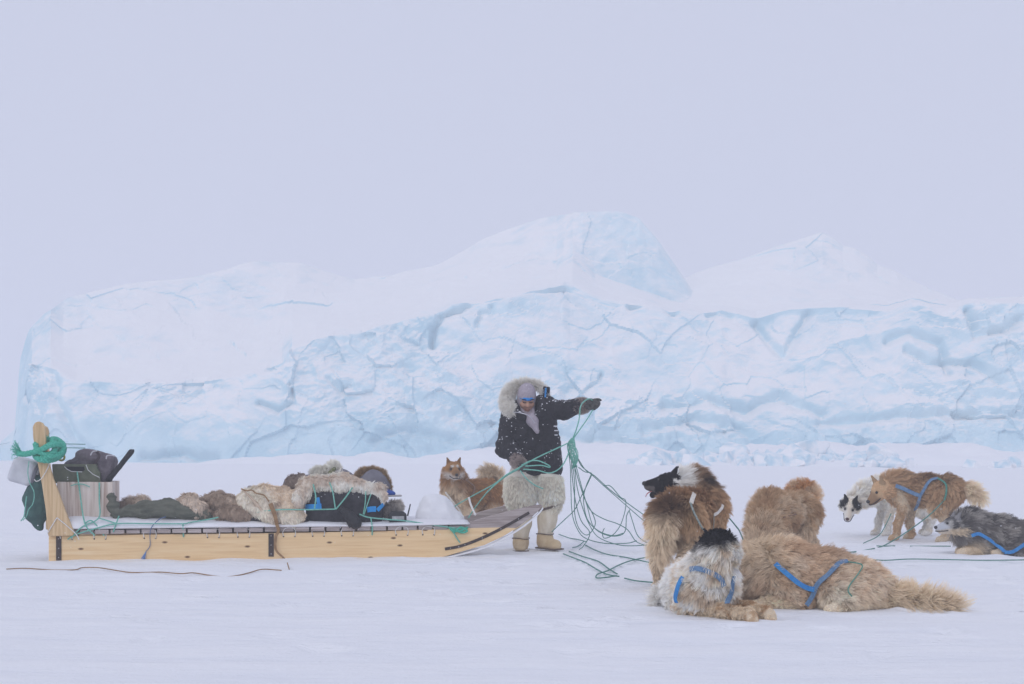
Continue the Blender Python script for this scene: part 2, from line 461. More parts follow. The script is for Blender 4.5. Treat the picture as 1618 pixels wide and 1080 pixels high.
# ------------------------------------------------------------------ iceberg
def ice_mat():
    m, n, l, b = new_mat('ice')
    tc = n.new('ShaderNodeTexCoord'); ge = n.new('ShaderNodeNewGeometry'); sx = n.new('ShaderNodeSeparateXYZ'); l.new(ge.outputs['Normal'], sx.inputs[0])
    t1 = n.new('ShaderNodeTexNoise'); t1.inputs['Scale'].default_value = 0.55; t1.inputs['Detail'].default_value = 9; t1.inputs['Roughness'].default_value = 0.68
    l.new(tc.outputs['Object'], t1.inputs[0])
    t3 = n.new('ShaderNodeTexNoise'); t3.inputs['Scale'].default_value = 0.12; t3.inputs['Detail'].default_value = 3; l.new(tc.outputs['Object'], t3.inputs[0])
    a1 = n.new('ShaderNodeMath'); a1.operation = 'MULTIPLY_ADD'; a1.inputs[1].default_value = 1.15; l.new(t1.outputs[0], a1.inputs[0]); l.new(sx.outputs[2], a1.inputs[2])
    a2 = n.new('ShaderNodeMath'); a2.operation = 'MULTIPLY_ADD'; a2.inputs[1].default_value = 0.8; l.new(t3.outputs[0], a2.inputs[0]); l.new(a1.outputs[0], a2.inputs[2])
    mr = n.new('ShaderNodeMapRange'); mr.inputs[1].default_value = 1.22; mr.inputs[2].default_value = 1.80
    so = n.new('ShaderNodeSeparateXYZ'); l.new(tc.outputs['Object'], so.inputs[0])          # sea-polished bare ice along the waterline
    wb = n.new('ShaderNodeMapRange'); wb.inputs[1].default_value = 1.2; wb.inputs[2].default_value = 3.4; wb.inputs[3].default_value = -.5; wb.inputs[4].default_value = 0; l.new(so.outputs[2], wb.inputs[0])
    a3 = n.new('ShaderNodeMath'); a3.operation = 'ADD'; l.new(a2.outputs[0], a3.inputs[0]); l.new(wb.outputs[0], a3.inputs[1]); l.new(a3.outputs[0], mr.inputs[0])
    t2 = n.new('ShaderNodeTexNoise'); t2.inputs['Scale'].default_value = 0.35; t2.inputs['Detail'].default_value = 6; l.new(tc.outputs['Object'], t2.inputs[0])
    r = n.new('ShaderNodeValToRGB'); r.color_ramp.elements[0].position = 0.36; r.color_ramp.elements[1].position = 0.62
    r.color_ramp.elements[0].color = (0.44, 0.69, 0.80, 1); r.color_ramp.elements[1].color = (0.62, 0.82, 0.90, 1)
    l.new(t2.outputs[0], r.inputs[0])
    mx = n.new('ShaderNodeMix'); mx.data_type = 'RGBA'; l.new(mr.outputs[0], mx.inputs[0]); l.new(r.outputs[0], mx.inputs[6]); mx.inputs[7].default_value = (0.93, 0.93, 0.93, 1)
    l.new(mx.outputs[2], b.inputs['Base Color'])
    b.inputs['Roughness'].default_value = 0.55; b.inputs['Specular IOR Level'].default_value = 0.3
    v = n.new('ShaderNodeTexVoronoi'); v.feature = 'F1'; v.inputs['Scale'].default_value = 0.8; v.inputs['Randomness'].default_value = 1
    wv = n.new('ShaderNodeMix'); wv.data_type = 'VECTOR'; wv.inputs[0].default_value = 0.35
    l.new(tc.outputs['Object'], wv.inputs[4]); l.new(t1.outputs['Color'], wv.inputs[5]); l.new(wv.outputs[1], v.inputs['Vector'])
    ad = n.new('ShaderNodeMath'); ad.operation = 'MULTIPLY_ADD'; ad.inputs[1].default_value = 0.25; l.new(v.outputs[0], ad.inputs[0]); l.new(t1.outputs[0], ad.inputs[2])
    bp = n.new('ShaderNodeBump'); bp.inputs['Strength'].default_value = 0.5; bp.inputs['Distance'].default_value = 0.35
    l.new(ad.outputs[0], bp.inputs['Height']); l.new(bp.outputs[0], b.inputs['Normal'])
    return m
M_ICE = ice_mat()
def cr(pts):                            # curve through pixel control points: f(px)
    p = np.array(pts, float); return lambda x: np.interp(x, p[:, 0], p[:, 1])
def cellular(p, s):                     # chipped facets: distance to the nearest of jittered cell points, plus a tilt for each cell
    q = p / s; i = np.floor(q).astype(int); best = np.full(len(p), 9.0); second = best.copy(); val = np.zeros(len(p)); tilt = np.zeros((len(p), 3)); dv = np.zeros((len(p), 3))
    for dx in (-1, 0, 1):
        for dy in (-1, 0, 1):
            for dz in (-1, 0, 1):
                c = i + (dx, dy, dz); h = lambda a: _perm[(c[:, 0] + a) & 63, (c[:, 1] + 2 * a) & 63, (c[:, 2] + 5 * a) & 63]
                fp = c + np.stack([h(1), h(7), h(13)], -1); e = q - fp; d = np.linalg.norm(e, axis=1); m = d < best
                second = np.where(m, best, np.minimum(second, d)); best = np.where(m, d, best); val = np.where(m, h(21), val)
                tilt[m] = np.stack([h(3), h(9), h(27)], -1)[m] - 0.5; dv[m] = e[m]
    return val, second - best, (tilt * dv).sum(1)
def berg_surface(name, x0, x1, nx, curves, rows, amps, parent, back=8.0, cracks=()):
    """rows of control curves (pixel row, depth) give the true section of the ice at every column"""
    px = np.linspace(x0, x1, nx); secs = []
    for (fa, Ya), (fb, Yb), nr, ease in curves:
        for t in np.linspace(0, 1, nr, endpoint=False):
            te = t ** ease; secs.append((lerp(fa(px), fb(px), t), lerp(Ya(px), Yb(px), te), t))
    fa, Ya = curves[-1][1]; secs.append((fa(px), Ya(px), 1))
    V = []
    for py, Y, _ in secs:
        V.append(np.stack([(px - CX) * Y / F, Y + 0 * px, CAMH - (py - HY) * Y / F], -1))
    V = np.array(V)
    # section index -> noise amplitude
    am = np.concatenate([np.full(c[2], a) for c, a in zip(curves, amps)] + [[amps[-1]]])[:, None] * np.ones(nx)
    for _ in range(3): am[1:-1] = (am[:-2] + am[1:-1] + am[2:]) / 3
    p = V.reshape(-1, 3)
    w = p + 2.2 * np.stack([fbm(p * 0.22, 3), fbm(p * 0.22 + 31, 3), fbm(p * 0.22 + 57, 3)], -1)
    v1, e1, t1 = cellular(w, 6.5); v2, e2, t2 = cellular(w, 2.6)
    rdg = 1 - np.abs(2 * fbm(w * 0.16 + 5, 4) - 1); rd2 = 1 - np.abs(2 * fbm(w * 0.55 + 11, 4) - 1)
    patch = sstep(0.42, 0.62, fbm(p * 0.1 + 40, 2))                 # some stretches are shattered, others weathered smooth
    disp = (fbm(p * 0.11, 3) - 0.5) * 5.0 + (rdg - 0.7) * 2.4 + (rd2 - 0.7) * (0.5 + 0.9 * patch)
    disp += (t1 * 2.6 + (v1 - 0.5) * 0.9 + t2 * 1.3 + (v2 - 0.5) * 0.45) * (0.30 + 0.7 * patch)
    disp += (fbm(p * 1.4, 4) - 0.5) * 0.7 * (0.4 + patch)
    pxs = (np.ones((len(secs), 1)) * px[None, :]).ravel(); pys = np.array([q_[0] for q_ in secs]).ravel()
    jit = (fbm(p * 0.6 + 3, 3) - 0.5) * 16
    for ln, wd, dp in cracks:
        ln = np.array(ln, float); dm = np.full(len(p), 1e3)
        for a_, b_ in zip(ln[:-1], ln[1:]):
            ab = b_ - a_; tt = np.clip(((pxs + jit - a_[0]) * ab[0] + (pys + jit - a_[1]) * ab[1]) / (ab @ ab), 0, 1)
            dm = np.minimum(dm, np.hypot(pxs + jit - a_[0] - tt * ab[0], pys + jit - a_[1] - tt * ab[1]))
        disp -= dp * np.exp(-(dm / wd) ** 2)
    A = am.reshape(-1)
    am2 = np.ones(V.shape[:2]); am2[-8:] *= np.linspace(1, .25, 8)[:, None]; A = A * am2.reshape(-1)
    dirn = np.array([0.0, -1.0, 0.25]); p = p + dirn * (disp * A * 0.62)[:, None]
    p[:, 2] += (fbm(p * np.array([0.3, 0.3, 0.3]) + 8, 4) - 0.5) * 0.6
    V = p.reshape(V.shape)
    # far side: the ice falls away behind its crest and closes below the snow
    bk = [V[-1] + np.array([0, back * k, -(k ** 1.5) * 6.0 * (1 + 0 * k)]) for k in (0.35, 0.8, 1.5, 2.4)]
    for b in bk: b[:, 2] = np.maximum(b[:, 2], -1.5)
    bottom = bk[-1].copy(); bottom[:, 2] = -1.5
    front = V[0].copy(); front[:, 2] = -1.5
    V = np.concatenate([front[None], V, np.array(bk), bottom[None]])
    n, m = V.shape[:2]; idx = np.arange(n * m).reshape(n, m)
    Q = np.stack([idx[:-1, :-1], idx[:-1, 1:], idx[1:, 1:], idx[1:, :-1]], -1).reshape(-1, 4)
    return mk(name, V.reshape(-1, 3), Q, M_ICE, parent, smooth=False)
berg = empty('iceberg', (0, 95, 0), 'huge pale blue iceberg with snowy slopes and two peaks frozen into the sea ice', 'iceberg')
c_base = cr([(-120, 712), (20, 712), (36, 722), (60, 728), (330, 729), (700, 727), (1000, 728), (1300, 730), (1900, 732)])
c_lip = cr([(-120, 708), (0, 706), (24, 700), (32, 640), (50, 575), (80, 583), (120, 600), (200, 604), (330, 602), (400, 590), (447, 573), (462, 550), (500, 536), (560, 525), (620, 511), (690, 497), (715, 483), (770, 475), (830, 462), (890, 449), (930, 462), (980, 478), (1020, 477), (1060, 490), (1110, 494), (1140, 487), (1195, 500), (1250, 488), (1330, 482), (1400, 492), (1440, 480), (1500, 490), (1530, 478), (1560, 474), (1618, 477), (1700, 470), (1900, 500)])
c_mid = cr([(-120, 707), (0, 704), (24, 690), (32, 600), (50, 540), (80, 520), (130, 520), (200, 500), (300, 500), (400, 500), (450, 480), (520, 485), (600, 470), (700, 455), (800, 430), (880, 425), (905, 400), (940, 432), (1000, 455), (1060, 474), (1105, 480), (1140, 483), (1195, 494), (1250, 482), (1330, 474), (1400, 484), (1440, 472), (1500, 482), (1530, 474), (1618, 473), (1700, 466), (1900, 495)])
c_top = cr([(-120, 706.5), (0, 703), (24, 680), (32, 565), (45, 520), (70, 491), (110, 470), (160, 456), (215, 446), (310, 436), (360, 424), (400, 415), (470, 416), (520, 430), (560, 440), (620, 436), (690, 416), (760, 380), (830, 351), (880, 340), (910, 338), (980, 336), (1010, 345), (1040, 380), (1075, 430), (1105, 476), (1140, 481), (1195, 491), (1250, 478), (1330, 469), (1400, 478), (1440, 467), (1500, 478), (1530, 471), (1618, 469), (1700, 462), (1900, 490)])
k = lambda v: (lambda x: v + 0 * x)
Y0 = cr([(-120, 102), (30, 99), (80, 93), (330, 90), (900, 92), (1300, 90), (1618, 88), (1900, 92)])
Y1 = lambda x: Y0(x) + cr([(-120, 1), (30, 2), (200, 3), (500, 5), (900, 9), (1200, 9), (1618, 6), (1900, 6)])(x)
Y2 = lambda x: Y1(x) + cr([(-120, 1), (30, 2), (100, 7), (300, 12), (560, 12), (890, 8), (960, 9), (1105, 10), (1140, 4), (1900, 4)])(x)
Y3 = lambda x: Y2(x) + cr([(-120, 1), (30, 1), (100, 3), (300, 5), (560, 10), (800, 12), (880, 8), (920, 4), (1105, 3), (1140, 3), (1900, 4)])(x)
CRACKS = [([(693, 498), (688, 520), (684, 545)], 5, 1.6), ([(700, 492), (740, 480), (800, 470), (850, 458), (893, 449), (930, 461), (985, 479)], 4, 1.6), ([(1000, 482), (1020, 474), (1045, 478), (1062, 491)], 6, 2.2),
    ([(1118, 494), (1140, 486), (1160, 494)], 5, 1.6), ([(1200, 510), (1225, 545), (1245, 560), (1262, 520), (1280, 492)], 7, 1.3), ([(778, 490), (782, 502), (762, 500), (755, 520)], 4, 0.9), ([(455, 545), (448, 575), (430, 585)], 5, 1.3),
    ([(460, 610), (462, 635), (440, 650), (410, 640)], 4, 1.0), ([(520, 600), (540, 620), (560, 615)], 4, 0.8), ([(1400, 540), (1440, 530), (1490, 545), (1500, 590)], 6, 1.3), ([(1430, 555), (1470, 575), (1540, 570), (1580, 600)], 6, 1.3),
    ([(1530, 490), (1545, 525), (1590, 520), (1618, 500)], 7, 1.5), ([(1050, 640), (1120, 630), (1180, 645), (1240, 625), (1300, 650)], 8, 1.4), ([(1020, 680), (1100, 660), (1170, 675), (1200, 705)], 8, 1.3), ([(1300, 665), (1400, 660), (1540, 650), (1640, 655)], 7, 1.2),
    ([(905, 640), (925, 625), (945, 605), (950, 595)], 3, 0.8), ([(590, 700), (640, 680), (690, 690), (720, 700)], 7, 1.2), ([(80, 590), (95, 640), (120, 690), (150, 720)], 8, 1.2), ([(230, 722), (300, 715), (340, 720)], 8, 1.5), ([(880, 690), (990, 700), (1040, 695)], 6, 1.0)]
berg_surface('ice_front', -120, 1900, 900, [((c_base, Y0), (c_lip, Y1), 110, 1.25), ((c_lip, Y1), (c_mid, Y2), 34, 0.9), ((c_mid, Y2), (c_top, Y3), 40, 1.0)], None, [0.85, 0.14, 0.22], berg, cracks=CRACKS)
c_pb = cr([(1060, 500), (1900, 500)])
c_pm = cr([(1060, 470), (1180, 450), (1250, 440), (1330, 450), (1400, 460), (1560, 490), (1900, 505)])
c_pt = cr([(1060, 445), (1105, 430), (1180, 405), (1225, 388), (1250, 382), (1285, 370), (1300, 366), (1315, 374), (1332, 388), (1352, 392), (1370, 402), (1385, 418), (1410, 426), (1440, 444), (1480, 462), (1540, 485), (1620, 500), (1900, 515)])
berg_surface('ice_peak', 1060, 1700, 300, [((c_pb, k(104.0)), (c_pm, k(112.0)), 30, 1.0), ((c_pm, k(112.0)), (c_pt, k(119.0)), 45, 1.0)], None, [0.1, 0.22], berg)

# low ice cliff far off to the side, and the drifted bank at the foot of the berg
def mound(name, px0, px1, py0, py1, Y, d, label, seed):
    r = np.random.default_rng(seed); nx, ny = 90, 14
    t = np.linspace(0, 1, nx); V = []
    for j, s in enumerate(np.linspace(0, 1, ny)):
        X = (lerp(px0, px1, t) - CX) * Y / F; yy = Y + (s - 0.5) * d
        prof = np.sin(np.pi * t) ** 0.6 * np.sin(np.pi * s) ** 0.8
        h = (py0 - py1) * Y / F
        nz = fbm(np.stack([X * 0.5, np.full(nx, yy * 0.7), np.full(nx, seed * 3.1)], -1), 4)
        V.append(np.stack([X, np.full(nx, yy), -0.25 + prof * h * (0.45 + 1.1 * nz)], -1))
    V = np.array(V); idx = np.arange(nx * ny).reshape(ny, nx)
    Q = np.stack([idx[:-1, :-1], idx[:-1, 1:], idx[1:, 1:], idx[1:, :-1]], -1).reshape(-1, 4)
    return tag(mk(name, V.reshape(-1, 3), Q, M_SNOW, smooth=True, base=(float(V[..., 0].mean()), Y, 0)), kind='structure')
mound('snow_bank', 640, 1130, 740, 698, 84, 9, None, 2)
mound('snow_bank', 300, 760, 738, 716, 86, 7, None, 4)
mound('snow_bank', 1010, 1760, 742, 704, 82, 8, None, 6)
mound('snow_bank', 985, 1470, 745, 722, 73, 5, None, 12)
mound('snow_bank', -160, 60, 720, 690, 130, 14, None, 8)

# broken ice at the foot of the cliff
def ice_chunk(name, c, size, seed, squash=0.75):
    r = np.random.default_rng(seed); bm = bmesh.new()
    T_ = rotz(r.uniform(0, 6)) @ rotx(r.normal(0, .35)) @ roty(r.normal(0, .35))
    for cx in (-1, 1):
        for cy in (-1, 1):
            for cz in (-1, 1):
                q = np.array([cx, cy, cz]) * np.array([.8, .65, squash * .7]) * size + r.normal(size=3) * size * .22; bm.verts.new(T_ @ q)
    for _ in range(4): bm.verts.new(T_ @ (r.normal(size=3) * size * np.array([.55, .5, .5])))
    g = bmesh.ops.convex_hull(bm, input=bm.verts)
    bmesh.ops.delete(bm, geom=[v for v in bm.verts if not v.link_faces], context='VERTS')
    bmesh.ops.bevel(bm, geom=list(bm.edges), offset=size * 0.07, segments=2, affect='EDGES', profile=0.5)
    me = bpy.data.meshes.new(name); bm.to_mesh(me); bm.free(); me.materials.append(M_CHUNK)
    o = bpy.data.objects.new(name, me); COL.objects.link(o); o.location = c; o['_b'] = [float(x) for x in c]
    o.rotation_euler = (0, 0, r.uniform(0, 6)); return o
M_CHUNK = mat('rubble_ice', (0.48, 0.70, 0.81), (0.92, 0.93, 0.94), 1.3, 0.7, 0.4, 3.0, spec=0.2, lo=0.36, hi=0.58)
big = [(1277, 712, 0.95, 'tall pale ice block standing proud of the rubble below the iceberg'), (1392, 722, 1.0, 'broad white ice slab at the far end of the rubble ridge'), (1160, 716, 0.8, 'rounded snowy ice block in the middle of the rubble ridge'),
       (1245, 722, 0.62, 'small angular ice block touching the tall rubble block')]
for px, py, s, lab in big:
    p = P(px, py, 75.0); tag(ice_chunk('ice_block', (p[0], p[1], p[2] - 0.1), s, int(px)), lab, 'ice block', 'single ice blocks below the iceberg')
r_ = np.random.default_rng(11)
for i in range(95):
    px = r_.uniform(1020, 1440) if i < 80 else r_.uniform(880, 1618); dep = r_.uniform(70, 76); s = r_.uniform(0.2, 0.5) + .5 * r_.random() ** 5 * (1.0 if i < 80 else 0.6)
    X = (px - CX) * dep / F; z = 0.1 + 0.9 * max(0, math.sin(math.pi * min(max((px - 1010) / 430, 0), 1))) ** 0.7 * r_.uniform(0.1, .9) * (dep - 69) / 7
    tag(ice_chunk('ice_block', (X, dep, z - 0.08), s, 100 + i), 'small broken ice chunk in the rubble ridge below the iceberg', 'ice block', 'ice rubble below the iceberg')

# ------------------------------------------------------------------ blowing haze
hv, hf = box_mesh((0, 300, 14.0), (680, 360, 19.0))
hz = mk('haze', hv, hf, None, base=(0, 300, 14.0)); tag(hz, kind='stuff')
mh = bpy.data.materials.new('haze'); mh.use_nodes = True; nt = mh.node_tree; nt.nodes.clear()
ho = nt.nodes.new('ShaderNodeOutputMaterial'); hp = nt.nodes.new('ShaderNodeVolumePrincipled')
hp.inputs['Color'].default_value = (0.95, 0.965, 1.0, 1); hp.inputs['Density'].default_value = 0.0058; hp.inputs['Anisotropy'].default_value = 0.0
nt.links.new(hp.outputs[0], ho.inputs['Volume']); hz.data.materials.append(mh)
# ------------------------------------------------------------------ sled dogs
M_FUR = fur_mat('dog_fur'); M_SKIN = skin_mat('dog_skin')
M_EYE = mat('dog_eye', (0.012, 0.009, 0.007), rough=0.12, spec=0.6)
M_NOSE = mat('dog_nose', (0.02, 0.018, 0.018), rough=0.35, spec=0.5)
M_NOSEP = mat('dog_nose_brown', (0.12, 0.06, 0.05), (0.04, 0.025, 0.022), 60, rough=0.4)
M_TONGUE = mat('dog_tongue', (0.45, 0.16, 0.17), (0.55, 0.22, 0.22), 30, rough=0.35)
M_BLUE = mat('blue_webbing', (0.03, 0.20, 0.52), (0.05, 0.28, 0.62), 40, 0.75, 0.3, 300)
M_FADED = mat('faded_blue_webbing', (0.10, 0.19, 0.33), (0.16, 0.27, 0.42), 40, 0.8, 0.3, 300)
M_WWEB = mat('cream_webbing', (0.62, 0.58, 0.5), (0.75, 0.72, 0.66), 40, 0.85, 0.3, 300)
M_TRACE = mat('green_trace_cord', (0.05, 0.22, 0.17), (0.10, 0.32, 0.25), 60, 0.7)
H0 = dict(cran=0.078, muz=0.142)
def head_prims(S, c, R, s=1.0, jaw=0.0, ear=1.0, earback=0.0):
    T = lambda *q: np.asarray(c) + R @ (np.array(q) * s)
    S.el(T(-0.005, 0, 0.0), np.array([0.088, 0.078, 0.074]) * s, R, 'skull', 0.03)
    S.rc(T(0.05, 0, -0.012), T(0.135, 0, -0.020), 0.053 * s, 0.033 * s, 'muzzle', 0.03)
    S.rc(T(0.055, 0, 0.018), T(0.144, 0, -0.004), 0.030 * s, 0.020 * s, 'bridge', 0.02)
    for y in (-1, 1):
        S.rc(T(0.0, 0.050 * y, -0.025), T(-0.05, 0.055 * y, -0.04), 0.042 * s, 0.045 * s, 'cheek', 0.04)
        e0 = T(-0.025, 0.042 * y, 0.050); e1 = T(-0.035 - 0.03 * earback, 0.062 * y, 0.050 + 0.082 * ear)
        er = min(1.0, max(.3, ear * 1.3)); S.rc(e0, e1, 0.027 * s * er, 0.006 * s, 'ear', 0.012); S.rc(lerp(e0, T(0, 0.03 * y, 0.05), 0.5), e1, 0.016 * s * er, 0.005 * s, 'ear', 0.012)
    j = roty(jaw)                       # jaw swings open about its hinge
    J = lambda *q: T(*(np.array([0.03, 0, -0.04]) + j @ (np.array(q) - np.array([0.03, 0, -0.04]))))
    S.rc(J(0.03, 0, -0.045), J(0.118, 0, -0.047), 0.032 * s, 0.021 * s, 'jaw', 0.012 if jaw > 0.1 else 0.02)
    for y in (-1, 1):
        S.cut(T(0.068, 0.040 * y, 0.024), np.array([0.014, 0.012, 0.010]) * s, R, k=0.012)
    return T, J
def standing(S, W, head, hR, neck=None, tail=None, paws=None, s=1.0, jaw=0.0, ear=1.0, crouch=0.0, hs=1.0, bend=0.0, earback=0.0):
    """W maps dog-frame points to the world; proportions of a Greenland dog"""
    pw = dict(fl=(0.20, 0.09), fr=(0.22, -0.09), hl=(-0.31, 0.09), hr=(-0.36, -0.09)); pw.update(paws or {})
    S.rc(W(0.17, 0, 0.455), W(-0.04, 0, 0.46), 0.135, 0.125, 'chest', 0.06)
    S.rc(W(0.15, 0, 0.53), W(-0.10, 0, 0.535), 0.075, 0.08, 'withers', 0.06)
    S.rc(W(-0.04, 0, 0.475), W(-0.26, 0, 0.50), 0.115, 0.105, 'loin', 0.06)
    S.rc(W(-0.26, 0, 0.50), W(-0.35, 0, 0.49), 0.115, 0.085, 'rump', 0.06)
    n0 = W(0.19, 0, 0.53); hc = np.asarray(head)
    nb = hc - hR @ np.array([0.055, 0, 0.035])
    mid = lerp(n0, nb, 0.5) + (np.array([0, 0, 0.02]) if neck is None else np.asarray(neck))
    S.chain([n0, mid, nb], [0.125, 0.105, 0.078], 'neck', 0.06)
    for key, y in (('fl', 1), ('fr', -1)):
        x, yy = pw[key][:2]; lift = pw[key][2] if len(pw[key]) > 2 else 0
        S.chain([W(0.18, 0.085 * y, 0.46), W(0.12, 0.095 * y, 0.32), W(lerp(0.13, x, 0.6), lerp(0.095 * y, yy, 0.6), 0.16), W(x - 0.02, yy, 0.06 + lift)], [0.075, 0.052, 0.034, 0.029], 'foreleg', 0.035)
        S.rc(W(x - 0.015, yy, 0.04 + lift), W(x + 0.03, yy, 0.032 + lift), 0.036, 0.033, 'paw', 0.02)
        for t in (-0.018, 0, 0.018): S.rc(W(x + 0.03, yy + t, 0.026 + lift), W(x + 0.052, yy + t * 1.25, 0.018 + lift), 0.016, 0.013, 'paw', 0.008)
    for key, y in (('hl', 1), ('hr', -1)):
        x, yy = pw[key][:2]
        S.chain([W(-0.29, 0.075 * y, 0.46), W(-0.20, 0.10 * y, 0.315)], [0.105, 0.068], 'thigh', 0.05)
        S.chain([W(-0.20, 0.10 * y, 0.315), W(x - 0.055, lerp(0.1 * y, yy, 0.7), 0.18), W(x - 0.02, yy, 0.05)], [0.066, 0.037, 0.030], 'hindleg', 0.03)
        S.rc(W(x - 0.02, yy, 0.04), W(x + 0.03, yy, 0.032), 0.036, 0.033, 'paw', 0.02)
        for t in (-0.018, 0, 0.018): S.rc(W(x + 0.03, yy + t, 0.026), W(x + 0.052, yy + t * 1.25, 0.018), 0.016, 0.013, 'paw', 0.008)
    tl = tail or [(-0.40, 0, 0.54), (-0.46, 0, 0.62), (-0.42, 0.03, 0.70), (-0.34, 0.05, 0.70), (-0.30, 0.05, 0.64)]
    tp = catmull([q if isinstance(q, np.ndarray) else W(*q) for q in tl], 3); S.chain(list(tp), list(np.interp(np.linspace(0, 1, len(tp)), [0, 0.4, 1], [0.042, 0.038, 0.022])), 'tail', 0.02)
    return head_prims(S, hc, hR, hs, jaw, ear, earback)
FLEN = dict(chest=.075, withers=.085, loin=.07, rump=.08, neck=.095, foreleg=.035, paw=.014, thigh=.075, hindleg=.04, tail=.115, skull=.022, muzzle=.010, bridge=.007, cheek=.045, ear=.012, jaw=.012, belly=.06, elbow=.05)
def dog(S, T, J, name_label, base, colfun, fwd, nfur, rad=0.0011, nose='black', seed=0, group='sled dogs resting on the snow', vox=0.014, lenmul=1.0, eyes=True, tongue=False, jaw=0.0, tailflow=None, headR=None, hs=1.0, wild=0.25, grav=0.3, taillen=1.0, skull=None):
    """fwd: unit heading of the trunk (world). Fur is combed from nose to tail and down the legs."""
    V, Q = S.mesh(vox)
    o = mk('sled_dog', V, Q, M_SKIN, smooth=True, base=base); tag(o, name_label, 'dog', group)
    lab = S.labels(V); N = vnormals(V, Q)
    set_tint(o, np.clip(colfun(V, N, lab) * 0.8, 0.004, 0.9))
    root, nr = scatter(V, Q, nfur * 2, seed); L = S.labels(root)
    keep = np.random.default_rng(seed + 1).random(len(root)) < np.where(np.isin(L, ['paw', 'muzzle', 'bridge', 'ear', 'jaw']), 1.0, 0.52)
    root, nr, L = root[keep], nr[keep], L[keep]
    flow = np.tile(-np.asarray(fwd) * 0.9 + np.array([0, 0, -0.35]), (len(root), 1))
    for i, q in enumerate(S.pr):
        pass
    _, idx = S.at(root)
    for i, q in enumerate(S.pr):
        m = idx == i
        if not m.any() or q[0] != 'rc': continue
        if q[5] in ('foreleg', 'hindleg', 'thigh', 'tail', 'paw'):
            d = q[2] - q[1]; d = d / (np.linalg.norm(d) + 1e-9); flow[m] = d
            if q[5] in ('thigh',): flow[m] = 0.5 * d - 0.6 * np.asarray(fwd) + np.array([0, 0, -0.5])
        if q[5] in ('neck',):
            d = q[1] - q[2]; d = d / (np.linalg.norm(d) + 1e-9); flow[m] = d * 0.8 + np.array([0, 0, -0.3])
    if headR is not None:
        m = np.isin(L, ['skull', 'muzzle', 'bridge', 'cheek', 'jaw']); flow[m] = headR @ np.array([-1, 0, -0.1])
        m = L == 'ear'; flow[m] = headR @ np.array([0, 0, 1.0])
    flow -= nr * (flow * nr).sum(1)[:, None]; flow /= np.linalg.norm(flow, axis=1, keepdims=True) + 0.15
    ln = np.array([FLEN.get(x, 0.05) for x in L]) * lenmul * np.where(L == 'tail', taillen, 1.0)
    if skull: ln = np.where(np.isin(L, ['skull', 'cheek']), skull, ln)
    lay = np.where(np.isin(L, ['muzzle', 'bridge', 'jaw', 'ear', 'paw', 'skull']), 1.6, np.where(L == 'tail', 0.45, 0.95))[:, None]
    short = np.isin(L, ['muzzle', 'bridge', 'jaw', 'ear', 'paw', 'skull'])
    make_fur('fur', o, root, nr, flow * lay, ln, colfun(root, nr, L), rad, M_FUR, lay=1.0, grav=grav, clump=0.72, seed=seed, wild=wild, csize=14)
    nm = M_NOSE if nose == 'black' else M_NOSEP
    if T is not None and eyes:
        for y in (-1, 1):
            v, f = ball(T(0.066, 0.036 * y, 0.024), 0.0125 * hs, 10); mk('eye', v, f, M_EYE, o, smooth=True)
        v, f = ball(T(0.163, 0, -0.004), np.array([0.018, 0.022, 0.017]) * hs, 10); mk('nose', v, f, nm, o, smooth=True)
    if T is not None and eyes and jaw == 0 and not tongue:
        pts = catmull([T(0.160, 0, -0.030), T(0.140, 0.026, -0.037), T(0.10, 0.041, -0.042), T(0.07, 0.050, -0.038)], 4)
        for y in (1, -1):
            q = np.array([T(0, 0, 0) + (headR @ (np.array([1, y, 1]) * (headR.T @ (k_ - T(0, 0, 0))))) for k_ in pts]); q = q - S.grad(q) * (S.at(q)[0] - .006)[:, None]
            v, f = tube(q, .0042 * hs, 5); mk('lip', v, f, M_NOSE, o)
    if tongue:
        pts = catmull([J(0.05, 0, -0.022), J(0.10, 0, -0.022), J(0.145, 0, -0.028), J(0.165, 0, -0.045)], 4)
        v, f = ribbon(pts, np.tile(J(0, 0, 1) - J(0, 0, 0), (len(pts), 1)) / np.linalg.norm(J(0, 0, 1) - J(0, 0, 0)), np.interp(np.linspace(0, 1, len(pts)), [0, .7, 1], [.03, .036, .016]), 0.007)
        mk('tongue', v, f, M_TONGUE, o, smooth=True)
    o['_s'] = 0
    return o
def ball(c, r, n=10):
    r = np.broadcast_to(np.asarray(r, float), (3,)); V = []; f = []
    for i in range(1, n):
        for j in range(2 * n):
            a, b = math.pi * i / n, math.pi * j / n; V.append([math.sin(a) * math.cos(b), math.sin(a) * math.sin(b), math.cos(a)])
    m = 2 * n
    for i in range(n - 2):
        for j in range(m): f.append((i * m + j, (i + 1) * m + j, (i + 1) * m + (j + 1) % m, i * m + (j + 1) % m))
    V.append([0, 0, 1]); V.append([0, 0, -1]); t, b = len(V) - 2, len(V) - 1
    for j in range(m): f.append((t, j, (j + 1) % m)); f.append((b, (n - 2) * m + (j + 1) % m, (n - 2) * m + j))
    return np.array(V) * r + np.asarray(c), f
def trace_px(S, pxs, Yn, Yf, off):      # where the line of sight of a photo pixel meets the animal, held off by the fur
    out = []
    for px, py in pxs:
        o_ = np.array([0, 0, CAMH]); d = P(px, py, 1.0) - o_; t = Yn
        best = (9, t)
        for _ in range(90):
            e = S.at(o_ + d * t)[0][0] - off
            if e < best[0]: best = (e, t)
            if e < 0.0015 or t > Yf: break
            t += max(e * 0.7, 0.002)
        t = best[1]; out.append(o_ + d * t)
    return np.array(out)
